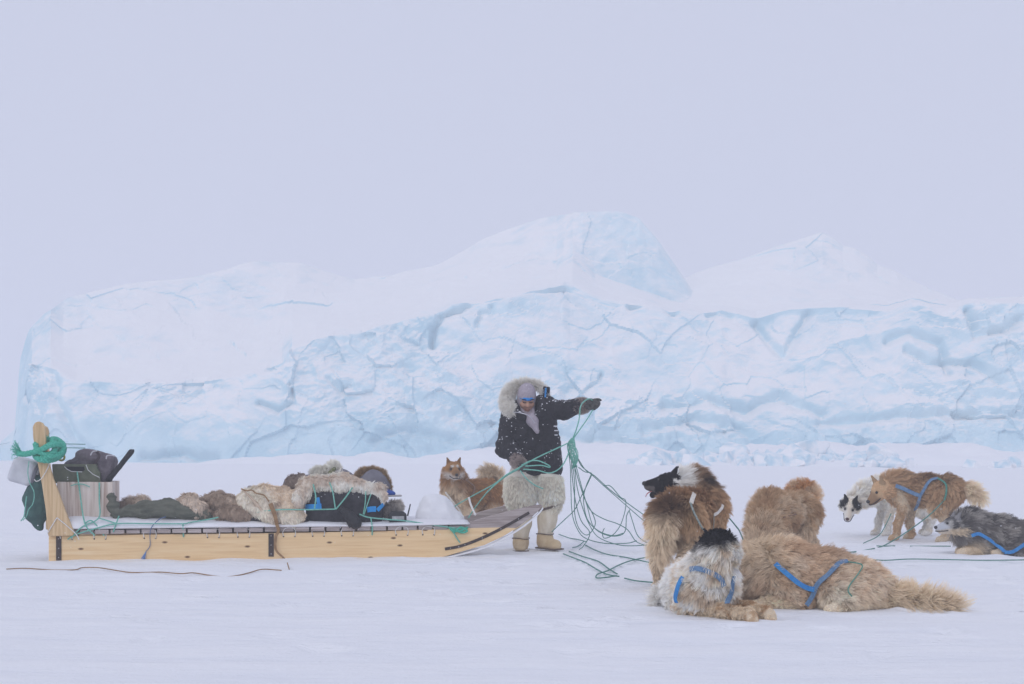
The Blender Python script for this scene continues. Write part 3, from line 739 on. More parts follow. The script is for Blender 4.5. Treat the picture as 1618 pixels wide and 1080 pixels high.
def strap(o, S, pxs, Y, w, m, off=0.045, name='harness_strap', n=6):
    off = off * 0.78
    p = trace_px(S, pxs, Y - 1.0, Y + 1.2, off); p = catmull(p, n)
    for _ in range(2):
        d = S.at(p)[0]; p = p - S.grad(p) * (d - off)[:, None] * 0.7
    q = p.copy(); q[1:-1] = (p[:-2] + 2 * p[1:-1] + p[2:]) / 4
    v, f = ribbon(q, S.grad(q), w, 0.004); return mk(name, v, f, m, o)
def framef(base, yaw, s=1.0):
    R = rotz(yaw); b = np.asarray(base, float)
    return (lambda *q: b + R @ (np.array(q, float) * s)), R
def dogcoord(V, base, yaw, s=1.0):
    return (V - np.asarray(base)) @ rotz(yaw) / s
C = lambda *a: np.array(a)
WHITE, CREAM, TAN, BROWN, RUST, BLACK, GREY = C(.88, .85, .79), C(.80, .66, .48), C(.60, .405, .235), C(.32, .19, .105), C(.47, .255, .11), C(.018, .016, .017), C(.17, .165, .165)
def mixc(a, b, t): return a + (b - a) * np.clip(t, 0, 1)[:, None]
def tile(c, n): return np.tile(c, (n, 1))
RAD = math.radians
def headrot(yaw, pitch, roll=0.0): return rotz(yaw) @ roty(pitch) @ rotx(roll)

# --- rust-brown dog standing beyond the sled, looking at the driver
def dogA():
    Y = 15.3; b = P(742, 705, Y); b[2] = gh(b[0], b[1]); yaw = RAD(222); W, R = framef(b, yaw)
    S = Solid(); hR = headrot(RAD(282), RAD(14)); head = P(717, 742, 15.0)
    T, J = standing(S, W, head, hR, ear=.72, hs=1.15, tail=[(-0.40, 0, 0.53), (-0.45, -0.02, 0.62), (-0.42, -0.06, 0.71), (-0.33, -0.09, 0.73), (-0.28, -0.10, 0.66), (-0.32, -0.10, 0.60)])
    def col(V, N, L):
        q = dogcoord(V, b, yaw); n = fbm(V * 16 + 4, 3) - .5; c = tile(RUST * 0.95, len(V))
        c = mixc(c, tile(CREAM * 1.05, len(V)), sstep(.42, .30, q[:, 2] + n * .12) * 0.9)
        c = mixc(c, tile(CREAM * 1.1, len(V)), sstep(.12, .26, q[:, 0] + n * .06) * (L != 'withers') * np.isin(L, ['chest', 'neck', 'foreleg']) * sstep(.66, .52, q[:, 2] + n * .1))
        c = mixc(c, tile(BROWN, len(V)), sstep(.05, .22, n) * .6)
        m = np.isin(L, ['tail']); c[m] = (CREAM * 1.05)[None] * (0.9 + n[m, None])
        h = (V - head) @ hR
        hd = np.isin(L, ['skull', 'muzzle', 'bridge', 'cheek', 'jaw'])
        h = h / 1.15; c[hd] = mixc(tile(RUST * 0.9, hd.sum()), tile(WHITE * .9, hd.sum()), sstep(.012, -.035, h[hd, 2]) * sstep(-.04, .05, h[hd, 0]) * .75)
        spot = np.exp(-((h[:, 0] - .06) ** 2 + (np.abs(h[:, 1]) - .024) ** 2 + (h[:, 2] - .05) ** 2) / .013 ** 2); c = mixc(c, tile(WHITE, len(V)), hd * spot * 1.4)
        dk = np.exp(-((h[:, 0] - .066) ** 2 + (np.abs(h[:, 1]) - .036) ** 2 + (h[:, 2] - .022) ** 2) / .02 ** 2); c = mixc(c, tile(BROWN * .3, len(V)), hd * dk * 1.2)
        mz = sstep(.10, .13, h[:, 0]) * sstep(-.03, -.005, h[:, 2]); c = mixc(c, tile(BROWN * .8, len(V)), hd * mz * .8)
        c[L == 'ear'] = RUST * .6
        return c
    o = dog(S, T, J, 'rust brown dog with pale cheeks and curled tail standing beyond the sled', b, col, R @ C(1, 0, 0), 24000, 0.0012, seed=1, headR=hR, group='sled dogs on their feet', lenmul=.85)
    strap(o, S, [(704, 777), (712, 788), (722, 800), (729, 812)], Y, 0.022, M_WWEB, .05)
    strap(o, S, [(735, 757), (746, 765), (750, 772), (745, 785)], Y, 0.02, mat('brown_webbing', (0.2, 0.12, 0.07)), .05)
dogA()

# --- black-faced dog standing with its rump to the camera, panting
def dogB():
    Y = 10.15; b = P(1096, 705, Y); b[2] = gh(b[0], b[1]) ; yaw = RAD(60); W, R = framef(b, yaw, 1.1)
    S = Solid(); hR = headrot(RAD(176), RAD(-2), RAD(0)); head = P(1056, 764, 10.35)
    T, J = standing(S, W, head, hR, neck=W(0.10, 0.02, 0.06) - W(0, 0, 0), jaw=0.42, hs=1.06, ear=.85, earback=.8,
        tail=[(-0.40, 0, 0.53), (-0.46, 0.0, 0.47), (-0.48, 0.02, 0.38), (-0.46, 0.03, 0.28), (-0.45, .03, .22)])
    def col(V, N, L):
        q = dogcoord(V, b, yaw, 1.1); n = fbm(V * 14 + 9, 3) - .5; c = tile(TAN * 1.08, len(V))
        c = mixc(c, tile(BROWN * 1.25, len(V)), sstep(.50, .64, q[:, 2] + n * .3) * .7)
        c = mixc(c, tile(CREAM * 1.05, len(V)), sstep(.44, .30, q[:, 2] + n * .1) * (q[:, 0] < -.1) * .85)
        c = mixc(c, tile(BROWN * .5, len(V)), np.exp(-((q[:, 0] + .40) ** 2 + (q[:, 2] - .545) ** 2) / .075 ** 2) * .9)
        m = L == 'tail'; c[m] = mixc(tile(BROWN * .7, m.sum()), tile(CREAM * 1.1, m.sum()), sstep(.52, .44, q[m, 2]))
        h = (V - head) @ hR; nk = L == 'neck'
        ruff = nk * sstep(-.185, -.13, h[:, 0]); c = mixc(c, tile(WHITE * 1.05, len(V)), ruff * 1.0)
        c = mixc(c, tile(BLACK * 2, len(V)), np.exp(-((V - W(0.21, 0.0, .70)) ** 2).sum(1) / .09 ** 2) * 1.0)
        hd = np.isin(L, ['skull', 'muzzle', 'bridge', 'jaw', 'ear', 'cheek']); c[hd] = BLACK * 1.3
        ck = np.isin(L, ['cheek', 'skull']) & (h[:, 0] < -.035) & (L != 'ear') & (h[:, 2] < 0.035); c[ck] = WHITE
        mz = (L == 'muzzle') & (h[:, 0] > .1) & (h[:, 2] < -.02); c[mz] = C(.16, .14, .13)
        return c
    o = dog(S, T, J, 'tan dog with black face and open mouth standing rump towards the lying dogs', b, col, R @ C(1, 0, 0), 42000, 0.0012, seed=2, headR=hR, tongue=True, group='sled dogs on their feet', hs=1.06, lenmul=1.05)
    strap(o, S, [(1097, 779), (1094, 788), (1092, 795)], Y, 0.03, M_WWEB, .062)
    strap(o, S, [(1142, 797), (1140, 803), (1134, 810), (1128, 813)], Y, 0.022, M_WWEB, .062)
    p = trace_px(S, [(1091, 794), (1096, 808), (1103, 822), (1109, 833), (1116, 841)], Y - 1, Y + 1, .06)
    v, f = twisted(catmull(p, 5), 0.007, 3, .03); mk('harness_cord', v, f, mat('grey_green_cord', (0.2, 0.27, 0.25), (0.42, 0.47, 0.44), 90), o)
    p = trace_px(S, [(1128, 813), (1128, 825), (1127, 836)], Y - 1, Y + 1, .05); v, f = tube(catmull(p, 4), .003, 5); mk('harness_cord', v, f, mat('grey_green_cord', (0, 0, 0)), o)
dogB()

# --- shaggy brown dog with its head down behind the lying pair
def dogC():
    Y = 11.8; b = P(1236, 705, Y); b[2] = gh(b[0], b[1]); yaw = RAD(226); W, R = framef(b, yaw, 0.92)
    S = Solid(); hR = headrot(RAD(225), RAD(55)); head = P(1190, 880, 11.25)
    T, J = standing(S, W, head, hR, tail=[(-0.37, 0, 0.52), P(1283, 790, 12.15), P(1283, 775, 12.2), P(1270, 768, 12.15), P(1254, 770, 12.1), P(1249, 778, 12.05)])
    def col(V, N, L):
        q = dogcoord(V, b, yaw); n = fbm(V * 13 + 2, 3) - .5; c = tile(TAN * .95, len(V))
        c = mixc(c, tile(BROWN * 1.15, len(V)), sstep(.02, .18, n) * .7)
        c = mixc(c, tile(CREAM * .85, len(V)), sstep(-.03, -.16, n) * .6)
        c = mixc(c, tile(CREAM, len(V)), sstep(.36, .25, q[:, 2]) * .6)
        m = L == 'tail'; c[m] = mixc(tile(RUST * 1.35, m.sum()), tile(CREAM * 1.1, m.sum()), sstep(-.12, .1, n[m]) * .8)
        return c
    o = dog(S, T, J, 'shaggy brown dog with curled tail standing head down behind the lying dogs', b, col, R @ C(1, 0, 0), 38000, 0.0013, seed=3, headR=hR, group='sled dogs on their feet', lenmul=1.0, taillen=.6, wild=.42)
    strap(o, S, [(1238, 817), (1248, 814), (1258, 812)], Y, 0.016, mat('brown_webbing', (0, 0, 0)), .06)
dogC()

def lying(S, W, head, hR, paws, tail, neckmid=None, s=1.0, hs=1.0, jaw=0.0, hindpaws=((-0.02, 0.19), (-0.05, -0.20)), ear=1.0, earback=0.0, roll=0.0, thin=1.0, nk=1.0):
    S.rc(W(0.17, 0, 0.205), W(-0.08, 0, 0.185), 0.150, 0.140, 'chest', 0.07)
    S.rc(W(0.14, 0, 0.28), W(-0.12, 0, 0.255), 0.085, 0.075, 'withers', 0.06)
    S.rc(W(-0.08, 0, 0.175), W(-0.28, 0, 0.155), 0.135, 0.13, 'loin', 0.07)
    S.rc(W(-0.28, 0, 0.16), W(-0.38, 0, 0.13), 0.125, 0.10, 'rump', 0.06)
    for i, y in enumerate((1, -1)):
        S.el(W(-0.24, 0.125 * y * thin, 0.125), [0.145 if thin == 1 else .085, 0.085 if thin == 1 else .12, 0.115], None, 'thigh', 0.05)
        hx, hy = hindpaws[i]
        S.chain([W(-0.16, 0.16 * y * thin, 0.07), W(-0.20, 0.19 * y * thin, 0.05), W(hx - .03, hy * thin, 0.04)], [0.06, 0.042, 0.034], 'hindleg', 0.03)
        S.rc(W(hx - .02, hy * thin, 0.036), W(hx + .035, hy * thin, 0.03), 0.036, 0.030, 'paw', 0.02)
        px_, py_ = paws[i]
        S.chain([W(0.19, 0.11 * y, 0.18), W(0.10, 0.13 * y, 0.07)], [0.085, 0.06], 'elbow', 0.05)
        S.chain([W(0.10, 0.13 * y, 0.06), W(lerp(.1, px_, .6), lerp(.13 * y, py_, .6), 0.05), W(px_, py_, 0.042)], [0.052, 0.040, 0.034], 'foreleg', 0.03)
        S.rc(W(px_, py_, 0.04), W(px_ + .04, py_, 0.034), 0.038, 0.034, 'paw', 0.02)
        for t in (-0.02, 0, 0.02): S.rc(W(px_ + .04, py_ + t, 0.028), W(px_ + .064, py_ + t * 1.3, 0.019), 0.018, 0.014, 'paw', 0.008)
    n0 = W(0.19, 0, 0.27); nb = np.asarray(head) - hR @ np.array([0.055, 0, 0.035]) * hs
    mid = lerp(n0, nb, 0.5) + (np.zeros(3) if neckmid is None else np.asarray(neckmid))
    S.chain([n0, mid, nb], [0.135 * nk, 0.115 * nk, 0.082], 'neck', 0.06)
    tp = catmull([W(*q) for q in tail], 3); S.chain(list(tp), list(np.interp(np.linspace(0, 1, len(tp)), [0, 0.4, 1], [0.05, 0.042, 0.02])), 'tail', 0.02)
    return head_prims(S, head, hR, hs, jaw, ear, earback)

# --- white and tan dog lying in front, looking away
def dogD():
    Y = 8.62; b = P(1108, 705, Y); b[2] = gh(b[0], b[1]) - .01; yaw = RAD(-84); W, R = framef(b, yaw, .9)
    S = Solid(); hR = headrot(RAD(78), RAD(6)); head = P(1135, 863, 8.44)
    T, J = lying(S, W, head, hR, [(0.46, 0.33), (0.54, 0.19)], [(-0.44, 0, .10), (-.5, -.08, .06), (-.44, -.16, .05), (-.34, -.2, .05)], hs=1.25, ear=.30, earback=1.5, thin=.78, nk=.84)
    def col(V, N, L):
        q = dogcoord(V, b, yaw, .9); n = fbm(V * 17 + 1, 3) - .5; c = tile(C(.96, .92, .85), len(V))
        c = mixc(c, tile(CREAM * 1.1, len(V)), sstep(-.02, .16, n + (q[:, 0] - .1) * .4) * .65)
        c = mixc(c, tile(TAN * .85, len(V)), sstep(.08, .22, n + (q[:, 0] - .15) * .3) * .6)
        m = np.isin(L, ['foreleg', 'paw']); c[m] = mixc(tile(CREAM * 1.05, m.sum()), tile(TAN, m.sum()), sstep(.05, .2, n[m]))
        h = (V - head) @ hR; hd = np.isin(L, ['skull', 'ear', 'cheek', 'neck', 'muzzle', 'bridge', 'jaw'])
        top = hd * sstep(-.03, .01, h[:, 2] + n * .06 + .25 * (h[:, 1] - .02)) * sstep(-.22, -.15, h[:, 0]); c = mixc(c, tile(BLACK * 1.3, len(V)), top)
        left = hd * np.exp(-((h[:, 0] + .02) ** 2 + (h[:, 1] - .085) ** 2 + (h[:, 2] + .005) ** 2) / .05 ** 2); c = mixc(c, tile(BLACK * 1.3, len(V)), left * 1.1)
        sp = np.isin(L, ['foreleg']) * np.exp(-((V - W(.36, .10, .08)) ** 2).sum(1) / .018 ** 2); c = mixc(c, tile(BLACK * 3, len(V)), sp)
        return c
    o = dog(S, T, J, 'white and tan dog with black crown lying with forepaws stretched out', b, col, R @ C(1, 0, 0), 46000, 0.0011, seed=4, headR=hR, group='sled dogs lying on the snow', wild=.36, lenmul=.95, skull=.05)
    strap(o, S, [(1090, 899), (1103, 898), (1117, 902), (1131, 908), (1140, 916), (1144, 926)], Y, 0.030, M_FADED, .052)
    strap(o, S, [(1079, 911), (1073, 922), (1069, 935), (1067, 946), (1069, 952)], Y, 0.030, M_BLUE, .05)
    strap(o, S, [(1160, 910), (1157, 925), (1154, 940), (1149, 953)], Y, 0.030, M_FADED, .05)
dogD()

# --- big tan dog stretched out, tail behind it
def dogE():
    Y = 8.85; b = P(1284, 705, Y); b[2] = gh(b[0], b[1]) - .012; yaw = RAD(176); W, R = framef(b, yaw, .97)
    S = Solid(); hR = headrot(RAD(150), RAD(-3)); head = P(1148, 892, 9.1)
    T, J = lying(S, W, head, hR, [(0.34, 0.14), (0.40, -0.08)], [(-0.40, 0.02, .11), (-.52, .05, .075), (-.68, .09, .055), (-.86, .13, .045)], hindpaws=((-0.10, 0.26), (-.2, -.2)))
    S.rc(W(0.34, 0, 0.23), W(0.14, 0, 0.25), 0.13, 0.115, 'neck', 0.06)
    S.el(W(-0.17, 0.16, 0.105), [0.12, 0.10, 0.10], None, 'thigh', 0.05)
    def col(V, N, L):
        q = dogcoord(V, b, yaw); n = fbm(V * 13 + 7, 3) - .5; c = tile(C(.78, .585, .40), len(V))
        c = mixc(c, tile(C(.90, .77, .60), len(V)), sstep(-.1, .08, n) * .85)
        c = mixc(c, tile(BROWN * 1.35, len(V)), sstep(.27, .35, q[:, 2] + n * .15) * sstep(.2, -.05, q[:, 0]) * .65)
        c = mixc(c, tile(CREAM * 1.0, len(V)), (sstep(.15, .3, q[:, 0]) * sstep(.14, .3, q[:, 2])) * .85)
        c = mixc(c, tile(BROWN * 1.5, len(V)), sstep(.08, .22, n) * .4)
        m = L == 'tail'; c[m] = CREAM * 1.1
        m = np.isin(L, ['thigh', 'hindleg', 'paw']); c[m] = mixc(c[m], tile(CREAM * 1.12, m.sum()), sstep(.16, .07, q[m, 2]) * .9)
        m = np.isin(L, ['foreleg', 'paw']); c[m] = mixc(c[m], tile(CREAM * 1.2, m.sum()), np.full(m.sum(), .8))
        hip = np.exp(-((V - W(-.12, .24, .10)) ** 2).sum(1) / .08 ** 2); c = mixc(c, tile(C(.93, .84, .70), len(V)), hip)
        return c
    o = dog(S, T, J, 'big shaggy tan dog stretched out in a bright blue harness', b, col, R @ C(1, 0, 0), 60000, 0.0012, seed=5, headR=hR, group='sled dogs lying on the snow', lenmul=1.1, wild=.38)
    strap(o, S, [(1225, 890), (1236, 900), (1250, 912), (1263, 922), (1276, 929), (1287, 931)], Y, 0.031, M_BLUE, .055)
    strap(o, S, [(1287, 930), (1295, 919), (1308, 908), (1318, 897), (1328, 888), (1340, 886)], Y, 0.03, M_FADED, .055)
    strap(o, S, [(1288, 930), (1284, 940), (1279, 949), (1274, 956)], Y, 0.030, M_FADED, .05)
    p = trace_px(S, [(1340, 887), (1362, 892), (1356, 906), (1344, 922), (1340, 933), (1346, 942)], Y - 1, Y + 1, .05); v, f = tube(catmull(p, 5), .004, 5); mk('harness_cord', v, f, M_TRACE, o)
dogE()

# --- tan dog standing side on, nosing its neighbour
def dogF():
    Y = 14.9; b = P(1453, 705, Y); b[2] = gh(b[0], b[1]); yaw = RAD(145); W, R = framef(b, yaw, 1.12)
    S = Solid(); hR = headrot(RAD(203), RAD(36)); head = P(1391, 774, 14.95)
    T, J = standing(S, W, head, hR, hs=1.2, paws=dict(fl=(.20, .11), fr=(.13, -.10), hl=(-.25, .11), hr=(-.27, -.10)),
        tail=[(-0.40, 0, 0.50), (-0.46, 0, 0.48), (-0.51, 0, 0.46), (-0.55, 0, 0.43), (-.57, 0, .40)])
    def col(V, N, L):
        q = dogcoord(V, b, yaw, 1.12); n = fbm(V * 13 + 6, 3) - .5; c = tile(TAN * 1.05, len(V))
        c = mixc(c, tile(BROWN * .75, len(V)), sstep(.52, .64, q[:, 2] + n * .2) * sstep(.22, -.02, q[:, 0] + n * .1) * .95)
        c = mixc(c, tile(RUST, len(V)), sstep(.0, .2, n) * .35)
        c = mixc(c, tile(CREAM, len(V)), sstep(.40, .26, q[:, 2] + n * .1) * .55)
        m = np.isin(L, ['foreleg', 'hindleg', 'paw']); c[m] = mixc(tile(CREAM * .95, m.sum()), tile(TAN, m.sum()), sstep(-.1, .15, n[m]))
        m = L == 'tail'; c[m] = CREAM * 1.15
        h = (V - head) @ hR; hd = np.isin(L, ['skull', 'muzzle', 'bridge', 'cheek', 'jaw']); c[hd] = TAN * 1.2
        mz = hd * sstep(.07, .12, h[:, 0]); c = mixc(c, tile(BROWN * .9, len(V)), mz * .8)
        c[L == 'ear'] = TAN * .8
        return c
    o = dog(S, T, J, 'tan dog with dark saddle and hanging tail standing in a blue harness', b, col, R @ C(1, 0, 0), 30000, 0.0012, seed=6, headR=hR, group='sled dogs on their feet', hs=1.2, lenmul=.95)
    strap(o, S, [(1415, 767), (1428, 772), (1441, 778), (1454, 783)], Y, 0.04, M_FADED, .05)
    strap(o, S, [(1454, 783), (1460, 773), (1466, 763), (1473, 757), (1482, 755)], Y, 0.031, M_FADED, .05)
    strap(o, S, [(1454, 783), (1452, 791), (1449, 799), (1446, 806)], Y, 0.031, M_FADED, .05)
    p = trace_px(S, [(1482, 755), (1494, 764), (1495, 778), (1492, 790)], Y - 1, Y + 1, .05); v, f = twisted(catmull(p, 5), 0.010, 3, .05); mk('harness_cord', v, f, M_TRACE, o)
dogF()

# --- white dog with black eye patches, head lowered
def dogG():
    Y = 15.9; b = P(1418, 705, Y); b[2] = gh(b[0], b[1]); yaw = RAD(190); W, R = framef(b, yaw)
    S = Solid(); hR = headrot(RAD(243), RAD(48), RAD(-12)); head = P(1343, 799, 15.55)
    T, J = standing(S, W, head, hR, hs=1.12, paws=dict(fl=(.17, .09), fr=(.22, -.08)), neck=(0, 0, .03), tail=[(-.4, 0, .5), (-.44, 0, .44), (-.45, 0, .34), (-.44, 0, .26)])
    def col(V, N, L):
        q = dogcoord(V, b, yaw); n = fbm(V * 15 + 3, 3) - .5; c = tile(C(.95, .91, .83), len(V))
        c = mixc(c, tile(CREAM * 1.1, len(V)), sstep(-.05, .2, n) * .5)
        h = (V - head) @ hR / 1.12; hd = np.isin(L, ['skull', 'cheek', 'ear', 'muzzle', 'bridge'])
        pt = sstep(.068, .050, np.hypot(np.hypot(h[:, 0] + .005, (np.abs(h[:, 1]) - .062)), (h[:, 2] - .035) * .8)); c = mixc(c, tile(BLACK * 1.3, len(V)), hd * pt * (np.abs(h[:, 1]) > .018))
        ey = np.exp(-((h[:, 0] - .066) ** 2 + (np.abs(h[:, 1]) - .034) ** 2 + (h[:, 2] - .03) ** 2) / .016 ** 2); c = mixc(c, tile(BLACK * 2, len(V)), hd * ey * 1.3)
        c[(L == 'ear')] = BLACK * 1.5
        return c
    dog(S, T, J, 'white dog with black eye patches lowering its head beside the tan dog', b, col, R @ C(1, 0, 0), 24000, 0.0012, seed=7, headR=hR, nose='brown', group='sled dogs on their feet', hs=1.12, lenmul=.9)
dogG()

# --- grey dog lying at the edge
def dogH():
    Y = 13.3; b = P(1566, 705, Y); b[2] = gh(b[0], b[1]) - .01; yaw = RAD(174); W, R = framef(b, yaw)
    S = Solid(); hR = headrot(RAD(190), RAD(6)); head = P(1505, 829, 13.2)
    T, J = lying(S, W, head, hR, [(0.27, 0.15), (0.24, -0.06)], [(-0.44, 0, .10), (-.56, .04, .07), (-.66, .1, .06)], hs=1.02, ear=.8, earback=1.0)
    def col(V, N, L):
        q = dogcoord(V, b, yaw); n = fbm(V * 22 + 3, 3) - .5; c = tile(C(.22, .20, .185), len(V))
        c = mixc(c, tile(BLACK * 2.2, len(V)), sstep(.25, .36, q[:, 2] + n * .16) * .8)
        c = mixc(c, tile(C(.55, .51, .46), len(V)), sstep(.0, .13, n) * .8)
        c = mixc(c, tile(CREAM * .9, len(V)), sstep(.16, .08, q[:, 2] + n * .06) * sstep(.0, .15, q[:, 0]) * .8)
        m = np.isin(L, ['paw', 'foreleg']); c[m] = CREAM * 1.1
        h = (V - head) @ hR; hd = np.isin(L, ['skull', 'muzzle', 'bridge', 'cheek', 'jaw'])
        c[hd] = mixc(tile(GREY * .6, hd.sum()), tile(C(.5, .47, .43), hd.sum()), sstep(.0, .14, n[hd]))
        wh = hd * sstep(.05, .075, h[:, 0] - .9 * np.maximum(0, h[:, 2] - .0)) ; c = mixc(c, tile(C(.62, .64, .68), len(V)), wh)
        lo = hd * sstep(-.02, -.04, h[:, 2]); c = mixc(c, tile(CREAM * 1.1, len(V)), lo * .8)
        eb = hd * np.exp(-((h[:, 0] - .05) ** 2 + (np.abs(h[:, 1]) - .045) ** 2 + (h[:, 2] - .02) ** 2) / .03 ** 2); c = mixc(c, tile(C(.6, .58, .55), len(V)), eb * .8)
        c[L == 'ear'] = C(.30, .29, .29)
        return c
    o = dog(S, T, J, 'grizzled grey dog with white muzzle lying in a blue harness', b, col, R @ C(1, 0, 0), 30000, 0.0011, seed=8, headR=hR, group='sled dogs lying on the snow', wild=.34, lenmul=.95)
    strap(o, S, [(1535, 846), (1546, 843), (1556, 848), (1568, 856), (1579, 864), (1587, 871)], Y, 0.031, M_BLUE, .05)
    strap(o, S, [(1587, 872), (1598, 872), (1608, 867), (1618, 860), (1630, 850)], Y, 0.031, M_BLUE, .05)
dogH()
# ------------------------------------------------------------------ the driver
YP = 13.5
def wrinkle(V, Q, amp, sc, seed=0, aniso=(1, 1, 1)):
    N = vnormals(V, Q); n = 1 - np.abs(2 * fbm(V * sc * np.array(aniso) + seed, 3) - 1); m = fbm(V * sc * .4 + seed + 5, 2) - .5
    return V + N * ((n - .7) * amp + m * amp)[:, None]
def person():
    p = lambda x, y, d=0.0: P(x, y, YP + d)
    base = p(846, 705); base[2] = gh(base[0], base[1])
    M_SK = mat('face_skin', (0.46, 0.25, 0.17), (0.54, 0.31, 0.215), 30, 0.55)
    M_JK = mat('black_parka', (0.009, 0.008, 0.011), (0.02, 0.018, 0.023), 25, 0.7, 0.5, 60, dust=1.0)
    M_HAT = mat('mauve_fleece', (0.36, 0.315, 0.36), (0.46, 0.41, 0.45), 60, 0.95, 0.4, 220)
    # body, one skin
    S = Solid(); hc = p(832, 630, -.02); hR = headrot(RAD(-82), RAD(30))
    T = lambda *q: hc + hR @ np.array(q)
    S.el(T(-.01, 0, .02), [.095, .076, .105], hR, 'head', .03); S.el(T(.035, 0, -.055), [.055, .055, .062], hR, 'head', .03)
    S.rc(T(.085, 0, .012), T(.105, 0, -.022), .012, .017, 'head', .015)                      # nose
    for y in (-1, 1):
        S.el(T(.062, .038 * y, -.025), [.03, .03, .03], hR, 'head', .03); S.rc(T(.083, .015 * y, .03), T(.075, .052 * y, .03), .011, .010, 'head', .015)
        S.cut(T(.098, .030 * y, .012), [.018, .020, .010], hR, k=.012)
    S.el(T(.082, 0, -.062), [.014, .026, .007], hR, 'lip', .008); S.el(T(.080, 0, -.075), [.014, .022, .007], hR, 'lip', .008)
    S.rc(T(-.03, 0, -.08), p(838, 668), .058, .07, 'neck', .03)
    S.chain([p(838, 672), p(842, 705), p(846, 742)], [.12, .10, .07], 'torso', .03)
    for sh, el, wr, hd in (((812, 664, 0), (802, 706, -.12), (820, 729, -.34), (823, 738, -.4)), ((866, 644, 0), (893, 648, -.12), (916, 641, -.25), (934, 637, -.3))):
        S.chain([p(*sh), p(*el), p(*wr), p(*hd)], [.06, .048, .032, .034], 'arm', .03)
    for hip, kn, an, ft in (((832, 750, 0), (826, 795, -.04), (823, 850, 0), (822.5, 858, -.05)), ((860, 750, 0), (866, 795, -.04), (862, 846, 0), (866, 855, -.05))):
        S.chain([p(*hip), p(*kn), p(*an), p(*ft)], [.09, .06, .04, .03], 'leg', .03)
    V, Q = S.mesh(.011)
    o = mk('person', V, Q, M_SK, smooth=True, base=base)
    tag(o, 'person in black fur-trimmed parka and polar bear skin trousers holding green dog traces', 'person')
    hV, hQ = None, None
    M_BROW = mat('dark_hair', (0.015, 0.011, 0.01))
    for y in (-1, 1):
        pts = catmull([T(.094, .012 * y, .036), T(.092, .032 * y, .042), T(.078, .054 * y, .036)], 4); v, f = tube(pts, .0048, 6); mk('eyebrow', v, f, M_BROW, o)
        pts = catmull([T(.089, .016 * y, .010), T(.090, .030 * y, .006), T(.080, .046 * y, .010)], 4); v, f = tube(pts, .0042, 6); mk('eye', v, f, M_BROW, o)
    v, f = tube(catmull([T(.090, -.024, -.068), T(.098, 0, -.068), T(.090, .024, -.068)], 5), .0028, 5); mk('mouth', v, f, mat('lips', (0.28, 0.10, 0.085)), o)
    # parka
    S = Solid()
    S.chain([p(826, 668), p(828, 705), p(834, 737)], [.150, .155, .150], 'torso', .06)
    S.chain([p(856, 660), p(860, 700), p(866, 738)], [.135, .135, .135], 'torso', .06)
    S.rc(p(822, 655, .02), p(862, 642, .02), .10, .10, 'torso', .06)
    S.chain([p(809, 660), p(800, 708, -.12), p(818, 727, -.30)], [.108, .092, .068], 'sleeve', .03)
    S.chain([p(868, 645), p(892, 648, -.12), p(914, 641, -.24)], [.098, .084, .064], 'sleeve', .03)
    S.rc(p(818, 648, .08), p(852, 640, .08), .095, .09, 'collar', .05)
    S.rc(p(806, 640, .03), p(826, 655, -.16), .05, .04, 'collar', .04); S.rc(p(860, 632, .03), p(850, 655, -.13), .05, .04, 'collar', .04)
    S.cut(p(836, 640, -.10), [.095, .13, .12], rotx(.3), k=.03); S.cut(p(848, 672, -.22), [.040, .08, .10], roty(-.45), k=.03)
    S.bx(p(834, 722, -.16), [.062, .025, .055], rotx(.05), .02, 'pocket', .02); S.bx(p(866, 724, -.13), [.05, .025, .05], None, .02, 'pocket', .02)
    S.bx(p(822, 685, -.165), [.05, .02, .045], None, .015, 'pocket', .02)
    S.bx(p(850, 748, 0), [.25, .25, .02], None, .01, 'x', .001); S.pr.pop()
    V, Q = S.mesh(.011)
    hem = p(0, 749)[2]
    V = wrinkle(V, Q, .034, 9, 3, (1, 1, 1.9)); V[:, 2] = np.maximum(V[:, 2], hem + .012 * np.sin(V[:, 0] * 22))
    jk = mk('parka', V, Q, M_JK, o, smooth=True)
    r0, n0 = scatter(V, Q, 700, 44); kp = (n0[:, 1] < .3) & (np.random.default_rng(4).random(700) < .25 + .6 * n0[:, 2]); fk = []
    for x_, s_ in zip(r0[kp], np.random.default_rng(5).uniform(.002, .0065, kp.sum())): fk.append(ball(x_, (s_, s_ * .7, s_), 3))
    v, f = join(fk); tag(mk('snow_flecks', v, f, mat('snowflake', (.93, .93, .95), rough=.9), jk), kind='stuff')
    v, f = ribbon(catmull([p(811, 651, -.21), p(822, 652, -.25), p(836, 657, -.26), p(845, 668, -.23)], 5), np.tile([0, -.9, .4], (16, 1)), .006, .004); mk('zipper', v, f, mat('zip_metal', (0.55, 0.55, 0.6), rough=.35, metal=.8), jk)
    v, f = ribbon(catmull([p(853, 672, -.19), p(858, 700, -.17), p(862, 742, -.16)], 6), np.tile([0.1, -1, 0], (13, 1)), .022, .006); mk('placket', v, f, M_JK, jk)
    for (x, y, d) in ((877, 673, -.12), (878, 680, -.12), (877, 687, -.12)):
        v, f = box_mesh(p(x + 1, y, d), (.018, .006, .005), rotz(-.5)); mk('sleeve_tag', v, f, mat('tag_white', (.7, .7, .74)), jk)
    v, f = box_mesh(p(863, 618, .02), (.034, .04, .045), roty(.08)); bevel(mk('hood_flap', v, f, M_JK, jk), .012); v, f = box_mesh(p(862, 620, -.04), (.008, .02, .045), roty(.08)); mk('hood_tape', v, f, M_BLUE, jk)
    # fur edge of the hood
    S = Solid(); rp = catmull([p(863, 627, .0), p(859, 614, .04), p(846, 607, .08), p(822, 607, .07), p(805, 619, .04), p(800, 637, -.03), p(807, 648, -.10)], 3)
